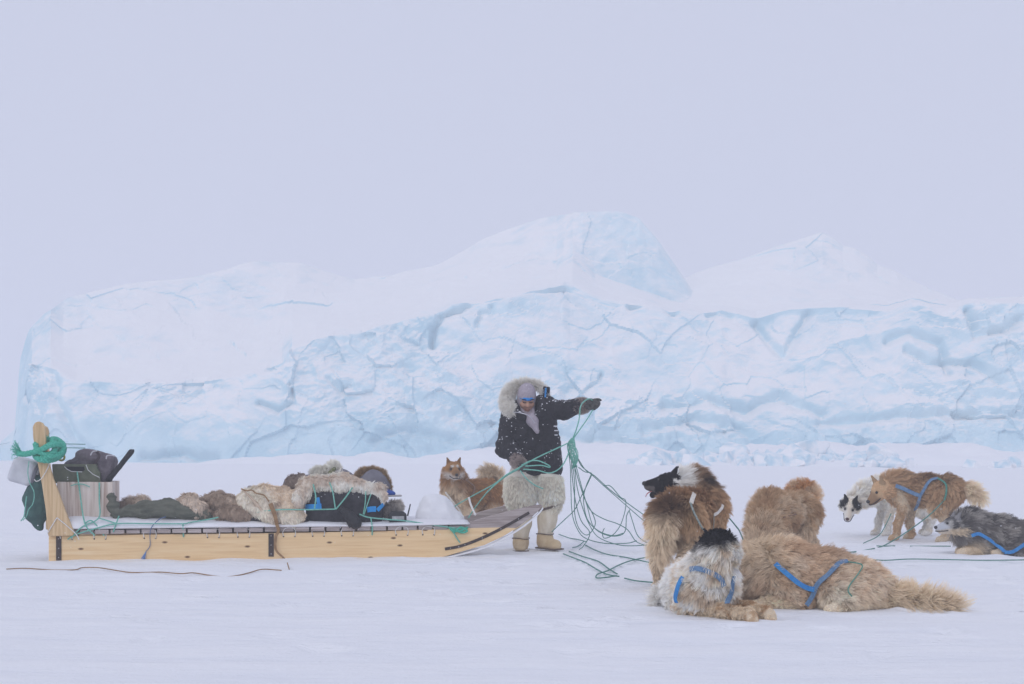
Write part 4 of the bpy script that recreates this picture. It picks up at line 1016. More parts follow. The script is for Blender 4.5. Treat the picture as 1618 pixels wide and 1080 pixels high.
    S.chain(list(rp), list(np.interp(np.linspace(0, 1, len(rp)), [0, .3, .7, 1], [.016, .022, .045, .042])), 'ruff', .02); V, Q = S.mesh(.014)
    rf = mk('fur_ruff', V, Q, skin_mat('ruff_skin'), o, smooth=True); set_tint(rf, tile(C(.75, .70, .6), len(V)))
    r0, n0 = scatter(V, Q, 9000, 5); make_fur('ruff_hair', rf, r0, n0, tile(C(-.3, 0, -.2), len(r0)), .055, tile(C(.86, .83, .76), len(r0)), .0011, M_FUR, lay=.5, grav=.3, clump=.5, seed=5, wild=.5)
    # balaclava hat with an opening for the face, and its bib
    S = Solid(); S.el(T(-.012, 0, .03), [.108, .089, .125], hR, 'hat', .03); S.rc(T(-.02, 0, -.05), T(.0, 0, -.10), .085, .085, 'hat', .03)
    S.rc(T(.0, 0, -.10), p(841, 664, -.15), .07, .055, 'bib', .03); S.rc(p(841, 664, -.15), p(849, 682, -.185), .05, .02, 'bib', .03)
    S.cut(T(.115, 0, -.022), [.085, .062, .072], hR, k=.015); V, Q = S.mesh(.010); V = wrinkle(V, Q, .006, 18, 2)
    mk('hat', V, Q, M_HAT, o, smooth=True)
    hb = [T(.012 + .080 * math.cos(a), .072 * math.sin(a), .046) for a in np.linspace(-1.2, 1.2, 13)]
    v, f = ribbon(hb, [hR @ np.array([math.cos(a), math.sin(a), 0.25]) for a in np.linspace(-1.2, 1.2, 13)], .030, .006); mk('headband', v, f, mat('blue_band', (0.02, 0.22, 0.62), (0.03, 0.28, 0.7), 30, .7), o, smooth=True)
    # bear skin trousers
    S = Solid(); S.chain([p(829, 738), p(824, 762, -.02), p(822, 782, -.03), p(823, 796, -.03)], [.125, .138, .130, .092], 'trouser', .04); S.chain([p(861, 738), p(868, 762, -.02), p(871, 782, -.03), p(871, 795, -.03)], [.125, .118, .108, .084], 'trouser', .012)
    V, Q = S.mesh(.013); tr = mk('trousers', V, Q, skin_mat('trouser_skin'), o, smooth=True); cc = C(.95, .89, .76); set_tint(tr, tile(cc * .8, len(V)))
    r0, n0 = scatter(V, Q, 28000, 6); kp = r0[:, 2] < p(0, 751)[2]; r0, n0 = r0[kp], n0[kp]; fl = tile(C(0, 0, -1.0), len(r0)); nn = fbm(r0 * 9, 3)
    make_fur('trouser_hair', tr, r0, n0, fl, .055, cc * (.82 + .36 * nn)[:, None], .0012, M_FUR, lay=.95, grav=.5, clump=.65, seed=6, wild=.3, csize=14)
    # skin boots
    M_BT = mat('boot_skin', (0.66, 0.57, 0.42), (0.80, 0.72, 0.58), 14, .9, .4, 50, stretch=(1, 1, .4)); M_FT = mat('boot_foot', (0.62, 0.47, 0.28), (0.70, 0.55, 0.35), 20, .85, .3, 60); M_SL = mat('boot_trim', (0.13, 0.095, 0.08))
    for kn, an, heel, toe in (((827, 800, -.03), (823, 850, 0), (823, 862, .05), (822, 863.5, -.16)), ((868, 799, -.03), (861, 843, 0), (858, 857, .05), (878, 861.5, -.14))):
        S = Solid(); S.chain([p(*kn), lerp(p(*kn), p(*an), .5), p(*an)], [.092, .086, .070], 'shaft', .04); V, Q = S.mesh(.012); V = wrinkle(V, Q, .010, 14, 4)
        bt = mk('boot', V, Q, M_BT, o, smooth=True)
        S = Solid(); S.rc(p(*heel), p(*toe), .062, .055, 'foot', .03); S.rc(p(*an) + C(0, 0, -.03), lerp(p(*heel), p(*toe), .3), .078, .06, 'foot', .04); V, Q = S.mesh(.012); gz = min(p(*toe)[2], p(*heel)[2]) - .040; V[:, 2] = np.maximum(V[:, 2], gz)
        mk('boot_foot', V, Q, M_FT, bt, smooth=True)
        W2 = V[V[:, 2] < gz + .03]; c = W2.mean(0); a = np.arctan2(W2[:, 1] - c[1], W2[:, 0] - c[0]); rr = np.hypot(W2[:, 1] - c[1], W2[:, 0] - c[0])
        ring = []
        for t in np.linspace(-math.pi, math.pi, 25):
            mm = np.abs(np.angle(np.exp(1j * (a - t)))) < .25; ra = rr[mm].max() if mm.any() else .06; ring.append(C(c[0] + ra * math.cos(t), c[1] + ra * math.sin(t), gz + .006))
        v, f = tube(ring, .007, 5); mk('sole_edge', v, f, M_SL, bt)
        ang = np.linspace(0, 2 * math.pi, 22); k0 = p(*kn); v, f = tube([k0 + C(.104 * math.cos(t), .104 * math.sin(t), .03 * math.cos(t) - .012) for t in ang], .011, 6); mk('top_trim', v, f, M_SL, bt)
        a0 = p(*an); v, f = tube([a0 + C(.083 * math.cos(t), .083 * math.sin(t), .006 * math.sin(2 * t)) for t in ang], .004, 5); mk('ankle_tie', v, f, M_SL, bt)
    # gloves with fur cuffs
    M_GL = mat('grey_leather', (0.045, 0.045, 0.044), (0.085, 0.085, 0.08), 40, .7, .4, 80)
    def glove(palm, cuff, fingers, thumb, seed, cr_=.060):
        S = Solid(); S.rc(*palm, .040, .042, 'palm', .02)
        for fg in fingers: S.chain(list(catmull(fg, 2)), list(np.linspace(.0145, .0115, len(catmull(fg, 2)))), 'finger', .006)
        S.chain(list(catmull(thumb, 2)), list(np.linspace(.017, .0125, len(catmull(thumb, 2)))), 'thumb', .010)
        V, Q = S.mesh(.006); g = mk('glove', V, Q, M_GL, o, smooth=True)
        S = Solid(); S.rc(*cuff, cr_, cr_ * .93, 'cuff', .02); V, Q = S.mesh(.012); c = mk('fur_cuff', V, Q, skin_mat('cuff_skin'), g, smooth=True); cc = C(.42, .35, .32); set_tint(c, tile(cc * .7, len(V)))
        r0, n0 = scatter(V, Q, 5000, seed); make_fur('cuff_hair', c, r0, n0, tile(C(0, 0, -.1), len(r0)), .035, tile(cc, len(r0)) * (.8 + .5 * fbm(r0 * 20, 2))[:, None], .0011, M_FUR, lay=.4, grav=.2, clump=.4, seed=seed, wild=.5)
    q = lambda x, y, d: p(x, y, d)
    # right hand: fist closed on the lines
    fg = [[q(826 + 1.5 * i, 733 + 1.6 * i, -.40), q(831 + .8 * i, 735 + 1.7 * i, -.45), q(830 + .6 * i, 738 + 1.7 * i, -.485), q(825 + .8 * i, 739 + 1.5 * i, -.47)] for i in range(4)]
    glove((q(820, 733, -.36), q(826, 738, -.40)), (q(816, 727, -.30), q(821, 732, -.36)), fg, [q(821, 736, -.42), q(823, 741, -.46), q(828, 743, -.485)], 15, .052)
    # left hand: palm down, forefinger pointing, the others hooked round the line
    fg = [[q(934, 633, -.30), q(940, 631.5, -.32), q(945, 631, -.33), q(949, 632, -.33)], [q(936, 635, -.32), q(942, 634.5, -.35), q(946.5, 636, -.355), q(946, 640, -.345)],
          [q(936, 638, -.33), q(941, 638.5, -.365), q(944.5, 641, -.365), q(942, 644, -.345)], [q(934, 640, -.33), q(938, 642, -.36), q(940, 645, -.355), q(937, 646.5, -.335)]]
    glove((q(922, 639, -.26), q(933, 636, -.30)), (q(916, 641, -.24), q(922, 640, -.26)), fg, [q(926, 641, -.32), q(931, 645, -.36), q(936, 644.5, -.37)], 16)
person()
# ------------------------------------------------------------------ the sled
YAW = RAD(7.0)
U = C(math.cos(YAW), math.sin(YAW), 0); NV = C(-math.sin(YAW), math.cos(YAW), 0)
O_S = P(77, 886, 12.5); O_S[2] = 0
WID = 0.86
def SL(px, py, v=0.0):                  # pixel -> point on the upright plane that runs along the sled at v metres beyond the near runner
    d = P(px, py, 1.0) - C(0, 0, CAMH); t = (NV @ (O_S + NV * v)) / (NV @ d)
    return C(0, 0, CAMH) + d * t
def slpoly(pts, v, th): a = np.array([SL(x, y, v) for x, y in pts]); return extrude_poly(a, a + NV * th)
M_PINE = None
def wood_mat(name, c1, c2, c3, sc=1.0, knots=True, rough=.65, rot=0.0, vert=False):
    m, n, l, b = new_mat(name)
    tc = n.new('ShaderNodeTexCoord'); mp = n.new('ShaderNodeMapping'); mp.inputs['Scale'].default_value = (26 * sc, 6 * sc, 1.3 * sc) if vert else (1.1 * sc, 6 * sc, 26 * sc); l.new(tc.outputs['Object'], mp.inputs[0])
    t = n.new('ShaderNodeTexNoise'); t.inputs['Scale'].default_value = 1.6; t.inputs['Detail'].default_value = 7; t.inputs['Distortion'].default_value = .6; l.new(mp.outputs[0], t.inputs[0])
    r = n.new('ShaderNodeValToRGB'); e = r.color_ramp.elements; e[0].position = .25; e[0].color = (*c1, 1); e[1].position = .75; e[1].color = (*c3, 1); x = e.new(.5); x.color = (*c2, 1)
    l.new(t.outputs[0], r.inputs[0]); col = r.outputs[0]
    if knots:
        m2 = n.new('ShaderNodeMapping'); m2.inputs['Scale'].default_value = (2.0, 4.6, 1); sp_ = n.new('ShaderNodeSeparateXYZ'); cb_ = n.new('ShaderNodeCombineXYZ'); l.new(tc.outputs['Object'], sp_.inputs[0]); l.new(sp_.outputs[0], cb_.inputs[0]); l.new(sp_.outputs[2], cb_.inputs[1]); l.new(cb_.outputs[0], m2.inputs[0])
        v = n.new('ShaderNodeTexVoronoi'); v.voronoi_dimensions = '2D'; v.inputs['Scale'].default_value = 1.0; l.new(m2.outputs[0], v.inputs['Vector'])
        mr = n.new('ShaderNodeMapRange'); mr.inputs[1].default_value = .025; mr.inputs[2].default_value = .06; mr.inputs[3].default_value = 1; mr.inputs[4].default_value = 0; l.new(v.outputs[0], mr.inputs[0])
        mx = n.new('ShaderNodeMix'); mx.data_type = 'RGBA'; l.new(mr.outputs[0], mx.inputs[0]); l.new(col, mx.inputs[6]); mx.inputs[7].default_value = (.16, .085, .045, 1); col = mx.outputs[2]
    l.new(col, b.inputs['Base Color']); b.inputs['Roughness'].default_value = rough; b.inputs['Specular IOR Level'].default_value = .25
    bp = n.new('ShaderNodeBump'); bp.inputs['Strength'].default_value = .25; bp.inputs['Distance'].default_value = .004; l.new(t.outputs[0], bp.inputs['Height']); l.new(bp.outputs[0], b.inputs['Normal'])
    return m
M_PINE = wood_mat('pine', (.74, .50, .255), (.85, .61, .335), (.90, .69, .42))
M_UPR = wood_mat('handle_wood', (.48, .32, .16), (.66, .47, .26), (.76, .58, .36), 1.0, False, vert=True)
M_GREYW = wood_mat('weathered_wood', (.24, .19, .17), (.42, .36, .34), (.58, .52, .50), 1.2, False, .85)
M_PLY = wood_mat('grey_plywood', (.33, .22, .17), (.62, .53, .46), (.76, .69, .63), .8, False, .85, vert=True)
M_IRON = mat('strap_iron', (.055, .045, .045), (.10, .075, .065), 30, .6, .2, metal=.5)
M_RIVET = mat('rivet', (.6, .6, .62), rough=.3, metal=.9)
M_SHOE = mat('white_runner_shoe', (.78, .78, .80), (.86, .86, .88), 10, .4)
M_CORD = mat('white_cord', (.66, .64, .60), (.80, .79, .77), 80, .8)
M_GREEN = mat('green_rope', (.05, .42, .29), (.12, .55, .41), 70, .6, .4, 300)
M_GREEN2 = mat('pale_green_line', (.14, .42, .33), (.22, .52, .43), 50, .6)
sled = empty('dog_sled', (O_S[0] + 2, O_S[1] + .6, 0), 'long wooden dog sled with pine runners, slatted deck and tall handles', 'sled')
bow_b = [(600, 884), (640, 883), (690, 879), (730, 871), (765, 861), (795, 847), (820, 832), (840, 817), (852, 806), (858, 798)]   # lower curve of the runner
pine_top = [(815, 834), (790, 833), (740, 834), (690, 836), (600, 839), (430, 842), (250, 844), (77, 847)]
greyb = [(729, 835), (790, 834), (815, 834.3), (840, 817), (852, 806), (858, 798), (852, 797), (835, 800), (805, 807), (775, 815), (750, 822), (729, 831)]
for k_, v in enumerate((0.0, WID)):
    sh = lambda pts: pts
    def R_(pts, vv, th):                # same runner, set beyond the near one
        a = np.array([SL(x, y, 0.0) for x, y in pts]) + NV * (vv); return extrude_poly(a, a + NV * th)
    low = [(77, 886.5), (250, 886.5), (430, 886)] + bow_b[:7]
    a, f = R_(low + pine_top, v, .045); a[:, 2] = np.where((a[:, 2] < .012), a[:, 2] - .02, a[:, 2]); rn = mk('runner', a, f, M_PINE, sled); bevel(rn, .004)
    a, f = R_(greyb, v + .002, .042); bevel(mk('bow_plank', a, f, M_GREYW, rn), .006)
    lo = np.array([SL(x, y + 2.0) for x, y in [(300, 885.5), (430, 885)] + bow_b]) + NV * (v + .022); lo[:, 2] -= .004
    a, f = ribbon(catmull(lo, 4), np.tile(np.cross(U, NV) * -1, (len(catmull(lo, 4)), 1)) * 0 + np.array([0.25, 0, -1]) / 1.03, .05, .016); mk('runner_shoe', a, f, M_SHOE, rn)
    ir = catmull([SL(703, 867) , SL(725, 863), SL(750, 854.5), SL(780, 841), SL(808, 826), SL(836, 809.5)], 5) + NV * (v - .001)
    if k_ == 1: ir = ir - NV * .002
    a, f = ribbon(ir, np.tile(-NV, (len(ir), 1)), .026, .005); st = mk('iron_strip', a, f, M_IRON, rn)
    for j in (2, 7, 12, 17, 22):
        b_, g_ = ball(ir[j] - NV * .006, .0045, 5); mk('rivet', b_, g_, M_RIVET, st)
    for x, y0, y1 in ((93, 847, 885), (428.5, 842.5, 879)):
        a, f = slpoly([(x - 4.2, y0), (x + 4.2, y0), (x + 4.2, y1), (x - 4.2, y1)], 0, .006); a = a + NV * (v - .0065); st = mk('iron_strap', a, f, M_IRON, rn)
        for t in (.1, .5, .88): b_, g_ = ball(SL(x, lerp(y0, y1, t)) + NV * (v - .008), .005, 5); mk('rivet', b_, g_, M_RIVET, st)
    # upright handles
    up = [(78, 846.5), (74, 805), (68, 765), (60, 725), (54, 690), (53.5, 674), (57, 667.5), (62.5, 665.5), (69, 668), (73, 675), (74.5, 700), (78, 728), (86, 756), (97, 785), (108, 815), (119, 840), (117, 845.5)]
    up = up if k_ == 0 else [(62 + (x - 62) * .8 - 35.5 + 0.05 * (842 - y), min(y + 4, 846)) for x, y in up]
    a, f = R_(up, v - .001 + (.05 if k_ else -.0), .046); a = a + NV * (-.05 if k_ == 0 else .0); bevel(mk('handle', a, f, M_UPR, sled), .008)
    # white lashing on the foot of the handle and along the deck
    def lash(pts, r=.0045, vv=-.006): a, f = tube(catmull(pts, 5) + NV * (v + vv), r, 6); mk('lashing', a, f, M_CORD, sled)
    if k_ == 0:
        lash([SL(92, 817), SL(84, 830), SL(77, 842)], vv=-.056); lash([SL(92, 817), SL(108, 830), SL(122, 843), SL(127, 852)], vv=-.056)
        for x in (96, 149, 228, 328, 376, 448, 494, 540, 626, 668):
            yt = np.interp(x, [77, 700], [838, 832]); yb = np.interp(x, [77, 700], [851, 843])
            lash([SL(x + 0, yb), SL(x - 1, yb - 6), SL(x + 3, yt), SL(x + 10, yt - 1.0), SL(x + 17, yt + .5), SL(x + 19, yb - 5), SL(x + 18, yb + 1)], .004)
            for dx in (0, 18):
                b_, g_ = ball(SL(x + dx, yb + 1) - NV * .001, .007, 5); mk('lashing_hole', b_, g_, M_IRON, sled)
# deck slats
n_s = 26; x_e = np.linspace(101, 733, n_s + 1); rs = np.random.default_rng(5)
for i in range(n_s):
    xa, xb = x_e[i] + 1.4, x_e[i + 1] - 1.4; yt = np.interp(xa, [77, 740], [837.5, 829]); yb = np.interp(xa, [77, 740], [844.5, 836.0])
    a0, a1, a2, a3 = SL(xa, yb), SL(xb, yb), SL(xb, yt + rs.uniform(-.5, .8)), SL(xa, yt + rs.uniform(-.5, .8))
    jit = rs.uniform(-.02, .015); fr = np.array([a0, a1, a2, a3]) + NV * (-.012 + jit) + C(0, 0, .002); bk = fr + NV * (WID + .07)
    a, f = extrude_poly(fr, bk); bevel(mk('deck_slat', a, f, M_GREYW, sled), .005)

# ------------------------------------------------------------------ load
def sheet_blob(S, vox, m, name, parent=None, wr=0, wsc=12, seed=0, lab=None, cat=None, group=None, smooth=True, base=None):
    V, Q = S.mesh(vox)
    if isinstance(wr, tuple): V = wrinkle(V, Q, wr[0], wsc, seed, wr[1])
    elif wr: V = wrinkle(V, Q, wr, wsc, seed)
    o = mk(name, V, Q, m, parent, smooth=smooth, base=base)
    if lab: tag(o, lab, cat, group)
    return o
# white padded sheet under the load
def pad():
    xs = np.linspace(84, 742, 110); V = []
    vs = [-.03, -.022, -.01, .04, .12, .25, .45, .65, .82, .88]
    for j, v in enumerate(vs):
        row = []
        for x in xs:
            b0 = np.interp(x, [77, 300, 470, 600, 742], [837, 834.5, 833, 832, 829]); tp = np.interp(x, [84, 110, 180, 280, 380, 480, 620, 700, 742], [812, 811, 814, 817, 821, 824.5, 826, 824, 828])
            t = [0, .12, .3, .5, .72, .95, 1, 1, .9, .3][j]; p0 = SL(x, lerp(b0 - .5, tp, t)) + NV * 0
            q = SL(x, b0, 0); h = (SL(x, tp)[2] - q[2]) * t; row.append(C(*(q + NV * v)[:2], q[2] + .006 + h))
        V.append(row)
    V = np.array(V); p = V.reshape(-1, 3); p[:, 2] += (fbm(p * 5 + 2, 3) - .5) * .03 * (np.repeat([0, .3, .5, .8, 1, 1, 1, 1, .6, 0], len(xs)))
    n, m = V.shape[:2]; idx = np.arange(n * m).reshape(n, m); Q = np.stack([idx[:-1, :-1], idx[:-1, 1:], idx[1:, 1:], idx[1:, :-1]], -1).reshape(-1, 4)
    o = mk('white_sheet', p, Q, mat('white_tarp', (.80, .80, .83), (.86, .86, .89), 6, .6, .3, 30), smooth=True); sd = o.modifiers.new('thick', 'SOLIDIFY'); sd.thickness = .012; sd.offset = 1
    tag(o, 'white padded sheet spread over the deck of the dog sled', 'sheet')
pad()
def slbox(x0, y0, x1, y1, v0, v1): a = np.array([SL(x0, y1, v0), SL(x1, y1, v0), SL(x1, y0, v0), SL(x0, y0, v0)]); return extrude_poly(a, a + NV * (v1 - v0))
# weathered plywood box, open at the top
bx = empty('wooden_box', SL(136, 815, .3), 'weathered plywood box lashed against the sled handles', 'box')
c4 = [SL(92, 816, .10), SL(178, 816, .10)]; H = SL(92, 761, .10)[2] - c4[0][2]; dz = C(0, 0, H)
def panel(a, b, th, m, nm='side_panel'):
    d = b - a; n = np.cross(d, C(0, 0, 1)); n = n / np.linalg.norm(n) * th; fr = np.array([a, b, b + dz, a + dz]); v, f = extrude_poly(fr, fr - n); return bevel(mk(nm, v, f, m, bx), .002)
A_, B_ = c4; Cc, D_ = B_ + NV * .5, A_ + NV * .5
panel(A_, B_, .014, M_PLY); panel(B_ + NV * .016 - U * .014, Cc - U * .014, .014, M_PLY); panel(A_ + NV * .016, D_, .014, M_PLY); panel(Cc - U * .03, D_ + U * .016, .014, M_PLY)
fr = np.array([A_ + U * .016 + NV * .016, B_ - U * .03 + NV * .016, Cc - U * .03 - NV * .016, D_ + U * .016 - NV * .016]); v, f = extrude_poly(fr + C(0, 0, .004), fr + C(0, 0, .016)); mk('bottom_panel', v, f, M_PLY, bx)
# olive case with a hand slot
oc = [(84, 762), (82, 733), (152, 733), (154, 740), (158, 747), (158, 766), (100, 766)]
a = np.array([SL(x, y, .17) for x, y in oc]); v, f = extrude_poly(a, a + NV * .16)
M_OL = mat('olive_plastic', (.095, .11, .07), (.15, .165, .11), 14, .5, .2)
ol = tag(bevel(mk('olive_case', v, f, M_OL), .006), 'olive green case with a hand slot standing in the plywood box', 'case')
v, f = slpoly([(103, 737), (133, 737), (134, 742), (130, 745), (112, 744.5)], .166, .003); mk('hand_slot', v, f, mat('dark_slot', (.02, .02, .02)), ol)
v, f = tube([SL(102, 737, .166), SL(106, 741, .166), SL(113, 744.6, .166), SL(130, 745.3, .166)], .004, 5); mk('slot_rim', v, f, mat('rim_white', (.62, .62, .6)), ol)
v, f = tube([SL(136, 734, .166), SL(139, 742, .166), SL(147, 749, .166), SL(157, 754, .166)], .004, 5); mk('slot_rim', v, f, MATS['rim_white'], ol)
# backpack
S = Solid(); S.bx(SL(150, 738, .36), [.17, .13, .14], rotz(YAW) @ roty(.25), .06, 'pack', .05); S.el(SL(150, 722, .34), [.17, .15, .06], rotz(YAW) @ roty(.22), 'flap', .03); S.el(SL(122, 737, .36), [.12, .12, .07], None, 'pack', .05)
M_PK = mat('faded_black_canvas', (.11, .093, .107), (.18, .158, .175), 20, .85, .5, 90)
bp_ = sheet_blob(S, .014, M_PK, 'backpack', None, .02, 12, 3, 'faded black backpack with a top flap sitting on the plywood box', 'backpack')
v, f = ribbon(catmull([SL(152, 712, .20), SL(157, 720, .185), SL(152, 729, .19), SL(147, 736, .2)], 5), np.tile(-NV, (16, 1)), .022, .006); mk('strap', v, f, mat('pack_strap', (.055, .04, .045)), bp_)
for q in ([(143, 719), (147, 713), (154, 712)], [(168, 725), (169, 720), (175, 719), (181, 720)]): v, f = tube(catmull([SL(x, y, .175) for x, y in q], 4), .006, 5); mk('logo_stitching', v, f, mat('stitch', (.5, .5, .53)), bp_)
for y in (701, 707): v, f = tube([SL(100, y, .3), SL(135, y + .6, .35)], .0035, 5); mk('tie_cord', v, f, M_TRACE, bp_)
# black handled tool
S = Solid(); S.rc(SL(188, 738, .25), SL(207, 714, .25), .022, .026, 'grip', .01); S.rc(SL(172, 757, .25), SL(189, 737, .25), .028, .022, 'sheath', .01); S.rc(SL(206, 714.5, .25), SL(210.5, 711.5, .25), .016, .012, 'end', .01)
sheet_blob(S, .008, mat('black_rubber', (.018, .018, .021), (.03, .03, .034), 40, .6, .2), 'tool_handle', None, .003, 30, 1, 'black tool handle sticking up beside the backpack', 'tool')
# white canister hung on the handles
Rc = rotz(YAW) @ roty(RAD(17)); cc0 = SL(38.5, 744, .20)
S = Solid(); S.bx(cc0, [.105, .13, .112], Rc, .035, 'can', .02); can = sheet_blob(S, .010, mat('white_plastic', (.52, .53, .57), (.64, .65, .69), 8, .45, .15), 'canister', None, .006, 8, 2, 'scuffed white plastic canister hung behind the sled handles', 'canister')
v, f = tube([cc0 + Rc @ C(.115 * 1.0, .12 * math.cos(t), .105 * math.sin(t)) for t in np.linspace(0, 2 * math.pi, 26)], .014, 6); mk('rim', v, f, mat('grey_rim', (.16, .16, .19)), can, smooth=True)
# dark green bag hanging below it
S = Solid(); S.chain([SL(58, 762, .16), SL(54, 790, .16), SL(56, 812, .16), SL(63, 832, .16)], [.06, .085, .08, .03], 'bag', .04); S.chain([SL(66, 775, .16), SL(66, 810, .16)], [.06, .06], 'bag', .04)
sheet_blob(S, .012, mat('green_canvas', (.035, .09, .085), (.06, .135, .12), 12, .85, .4, 60), 'cloth_bag', None, .025, 9, 4, 'dark green cloth bag hanging behind the sled handles', 'bag')
# thick green mooring rope round the handles
def helix(cx, cy, v, rx, ry, rv, turns, n=26, dy=0.0, ph=0.0, tilt=0.0):
    out = []
    for t in np.linspace(0, 2 * math.pi * turns, int(n * turns)): out.append(SL(cx + rx * math.cos(t + ph), cy + dy * t + ry * math.sin(t + ph) + tilt * math.cos(t + ph), v + rv * math.sin(t + ph)))
    return out
gr = empty('thick_rope', SL(75, 720, .0), 'thick green laid rope with frayed end coiled round the sled handles', 'rope')
path = [SL(28, 716, -.07), SL(38, 717, -.09), SL(50, 715, -.10), SL(64, 711, -.11), SL(78, 703, -.10), SL(88, 699, .05), SL(98, 700, .25), SL(101, 711, .3), SL(92, 722, .1), SL(76, 727, -.1), SL(60, 724, -.10), SL(56, 716, .1), SL(66, 708, .3), SL(82, 694, .25), SL(94, 697, .05), SL(100, 706, -.03), SL(95, 716, -.07), SL(80, 721, -.11), SL(64, 725, -.11)]
v, f = twisted(catmull(path, 8), .027, 3, .085, 6); mk('rope_coil', v, f, M_GREEN, gr, smooth=True)
path = [SL(56, 700, -.03), SL(60, 712, -.10), SL(74, 718, -.11), SL(86, 712, -.10), SL(84, 698, -.03), SL(74, 694, .1)]; v, f = twisted(catmull(path, 8), .026, 3, .085, 6); mk('rope_coil', v, f, M_GREEN, gr, smooth=True)
path = helix(80, 712, .05, 17, 9, .2, 1.6, ph=.6, tilt=-5); v, f = twisted(catmull(path, 3), .026, 3, .085, 6); mk('rope_coil', v, f, M_GREEN, gr, smooth=True)
r5 = np.random.default_rng(8); fr_ = []
for i in range(60):
    s0 = SL(30, 713, -.07) + r5.normal(size=3) * .012; d = C(-.05, 0, .0) * r5.uniform(.3, 1.2) + C(0, 0, r5.normal(.03, .035)) + NV * r5.normal(0, .02); fr_.append(tube(catmull([s0, s0 + d * .6 + r5.normal(size=3) * .006, s0 + d + r5.normal(size=3) * .012], 2), .0022, 4))
v, f = join(fr_); mk('frayed_end', v, f, M_GREEN, gr)
fr_ = []
for i in range(30):
    s0 = SL(76, 696, 0) + r5.normal(size=3) * .012; d = C(r5.normal(0, .03), 0, r5.uniform(0, .05)); fr_.append(tube([s0, s0 + d * .6, s0 + d + r5.normal(size=3) * .01], .0022, 4))
v, f = join(fr_); mk('frayed_end', v, f, M_GREEN, gr)
v, f = twisted(catmull(helix(97, 722, .28, 5, 5, .02, 1.6), 2), .010, 3, .04, 5); tag(mk('yellow_rope', v, f, mat('yellow_cord', (.55, .50, .10), (.65, .6, .2), 40, .6)), 'small coil of yellow rope tucked behind the sled handles', 'rope')
# cords hanging off the handles
def cord(pts, r, m, label, cat='cord', n=6, name='cord', group=None): v, f = tube(catmull(pts, n), r, 6); return tag(mk(name, v, f, m), label, cat, group)
cord([SL(46, 728, -.08), SL(44, 745, -.09), SL(47, 762, -.09), SL(54, 778, -.08), SL(52, 795, -.05), SL(45, 805, -.04), SL(42, 815, -.03), SL(36, 822, -.03)], .004, M_GREEN2, 'thin green cord dangling from the canister')
cord([SL(42, 784, -.03), SL(40, 800, -.03), SL(38, 815, -.03), SL(33, 823, -.03)], .005, M_GREEN2, 'frayed green cord end hanging beside the green bag')
cord([SL(80, 724, -.06), SL(76, 738, -.06), SL(66, 755, -.065), SL(58, 760, -.08), SL(54, 757, -.09)], .004, M_CORD, 'white cord slanting across the sled handle')
# dark green tarpaulin roll
S = Solid(); S.chain([SL(196, 808, .12), SL(230, 806, .12), SL(270, 806, .12), SL(300, 809, .12), SL(325, 813, .10)], [.045, .075, .085, .075, .05], 'tarp', .05); S.chain([SL(176, 784, .12), SL(179, 798, .10), SL(183, 811, .1)], [.025, .045, .045], 'knot', .02); S.rc(SL(184, 811, .1), SL(200, 809, .1), .03, .035, 'knot', .02)
S.chain([SL(215, 810, .3), SL(300, 812, .3)], [.07, .07], 'tarp', .05)
sheet_blob(S, .014, mat('dark_green_tarp', (.10, .108, .082), (.15, .155, .12), 9, .8, .5, 50, stretch=(1, 1, 3)), 'tarpaulin', None, (.06, (.35, 1, 1.5)), 13, 6, 'dark green tarpaulin bundled on the white sheet beside the box', 'tarpaulin')
# hides
M_HS = skin_mat('hide_skin')
def hide(S, label, cols, nf, ln, seed, vox=.016, wr=.04, wsc=9, flow=(0.3, -.3, -.8), wild=.45, cat='fur hide', group=None, rad=.0014):
    V, Q = S.mesh(vox); V = wrinkle(V, Q, wr * 1.5, wsc, seed); V = wrinkle(V, Q, wr * .6, wsc * 2.3, seed + 4, (1, 1, .5)); o = mk('fur_hide', V, Q, M_HS, smooth=True); tag(o, label, cat, group)
    def cf(X):
        n = fbm(X * 7 + seed, 3); n2 = fbm(X * 2.5 + seed + 9, 2); c = mixc(tile(C(*cols[0]), len(X)), tile(C(*cols[1]), len(X)), sstep(.38, .6, n2)); return mixc(c, tile(C(*cols[2]), len(X)), sstep(.5, .68, n) * .8)
    set_tint(o, cf(V) * .8); r0, n0 = scatter(V, Q, nf, seed); fl = tile(C(*flow), len(r0)) + 1.2 * np.stack([fbm(r0 * 5, 2) - .5, fbm(r0 * 5 + 9, 2) - .5, fbm(r0 * 5 + 19, 2) - .5], -1); fl -= n0 * (fl * n0).sum(1)[:, None]
    make_fur('fur', o, r0, n0, fl * 1.6, ln * 1.25, cf(r0), rad, M_FUR, lay=1.3, grav=.35, clump=.65, seed=seed, wild=wild * .6, csize=14); return o
BR = ((.50, .385, .29), (.72, .60, .48), (.25, .175, .125)); CRM = ((.93, .85, .71), (.84, .69, .52), (.46, .34, .25)); WHT = ((.95, .91, .82), (.90, .81, .68), (.64, .50, .38))
S = Solid(); S.chain([SL(196, 800, .3), SL(225, 797, .3), SL(245, 802, .3)], [.05, .055, .04], 'h', .04); hide(S, 'flat strip of brown fur showing behind the green tarpaulin', BR, 2500, .04, 21)
S = Solid(); S.chain([SL(286, 800, .16), SL(300, 795, .14), SL(314, 806, .12), SL(330, 815, .10)], [.045, .075, .075, .03], 'h', .04); hide(S, 'brown reindeer hide rolled up on the end of the tarpaulin', BR, 5500, .028, 22)
S = Solid(); S.chain([SL(322, 798, .28), SL(345, 797, .28), SL(370, 804, .26), SL(392, 806, .22)], [.06, .085, .085, .07], 'h', .05); S.chain([SL(345, 812, .08), SL(372, 810, .06), SL(384, 812, .06)], [.035, .07, .06], 'h', .04); hide(S, 'greyish brown reindeer hide crumpled between the roll and the pale hide', BR, 8000, .032, 23)
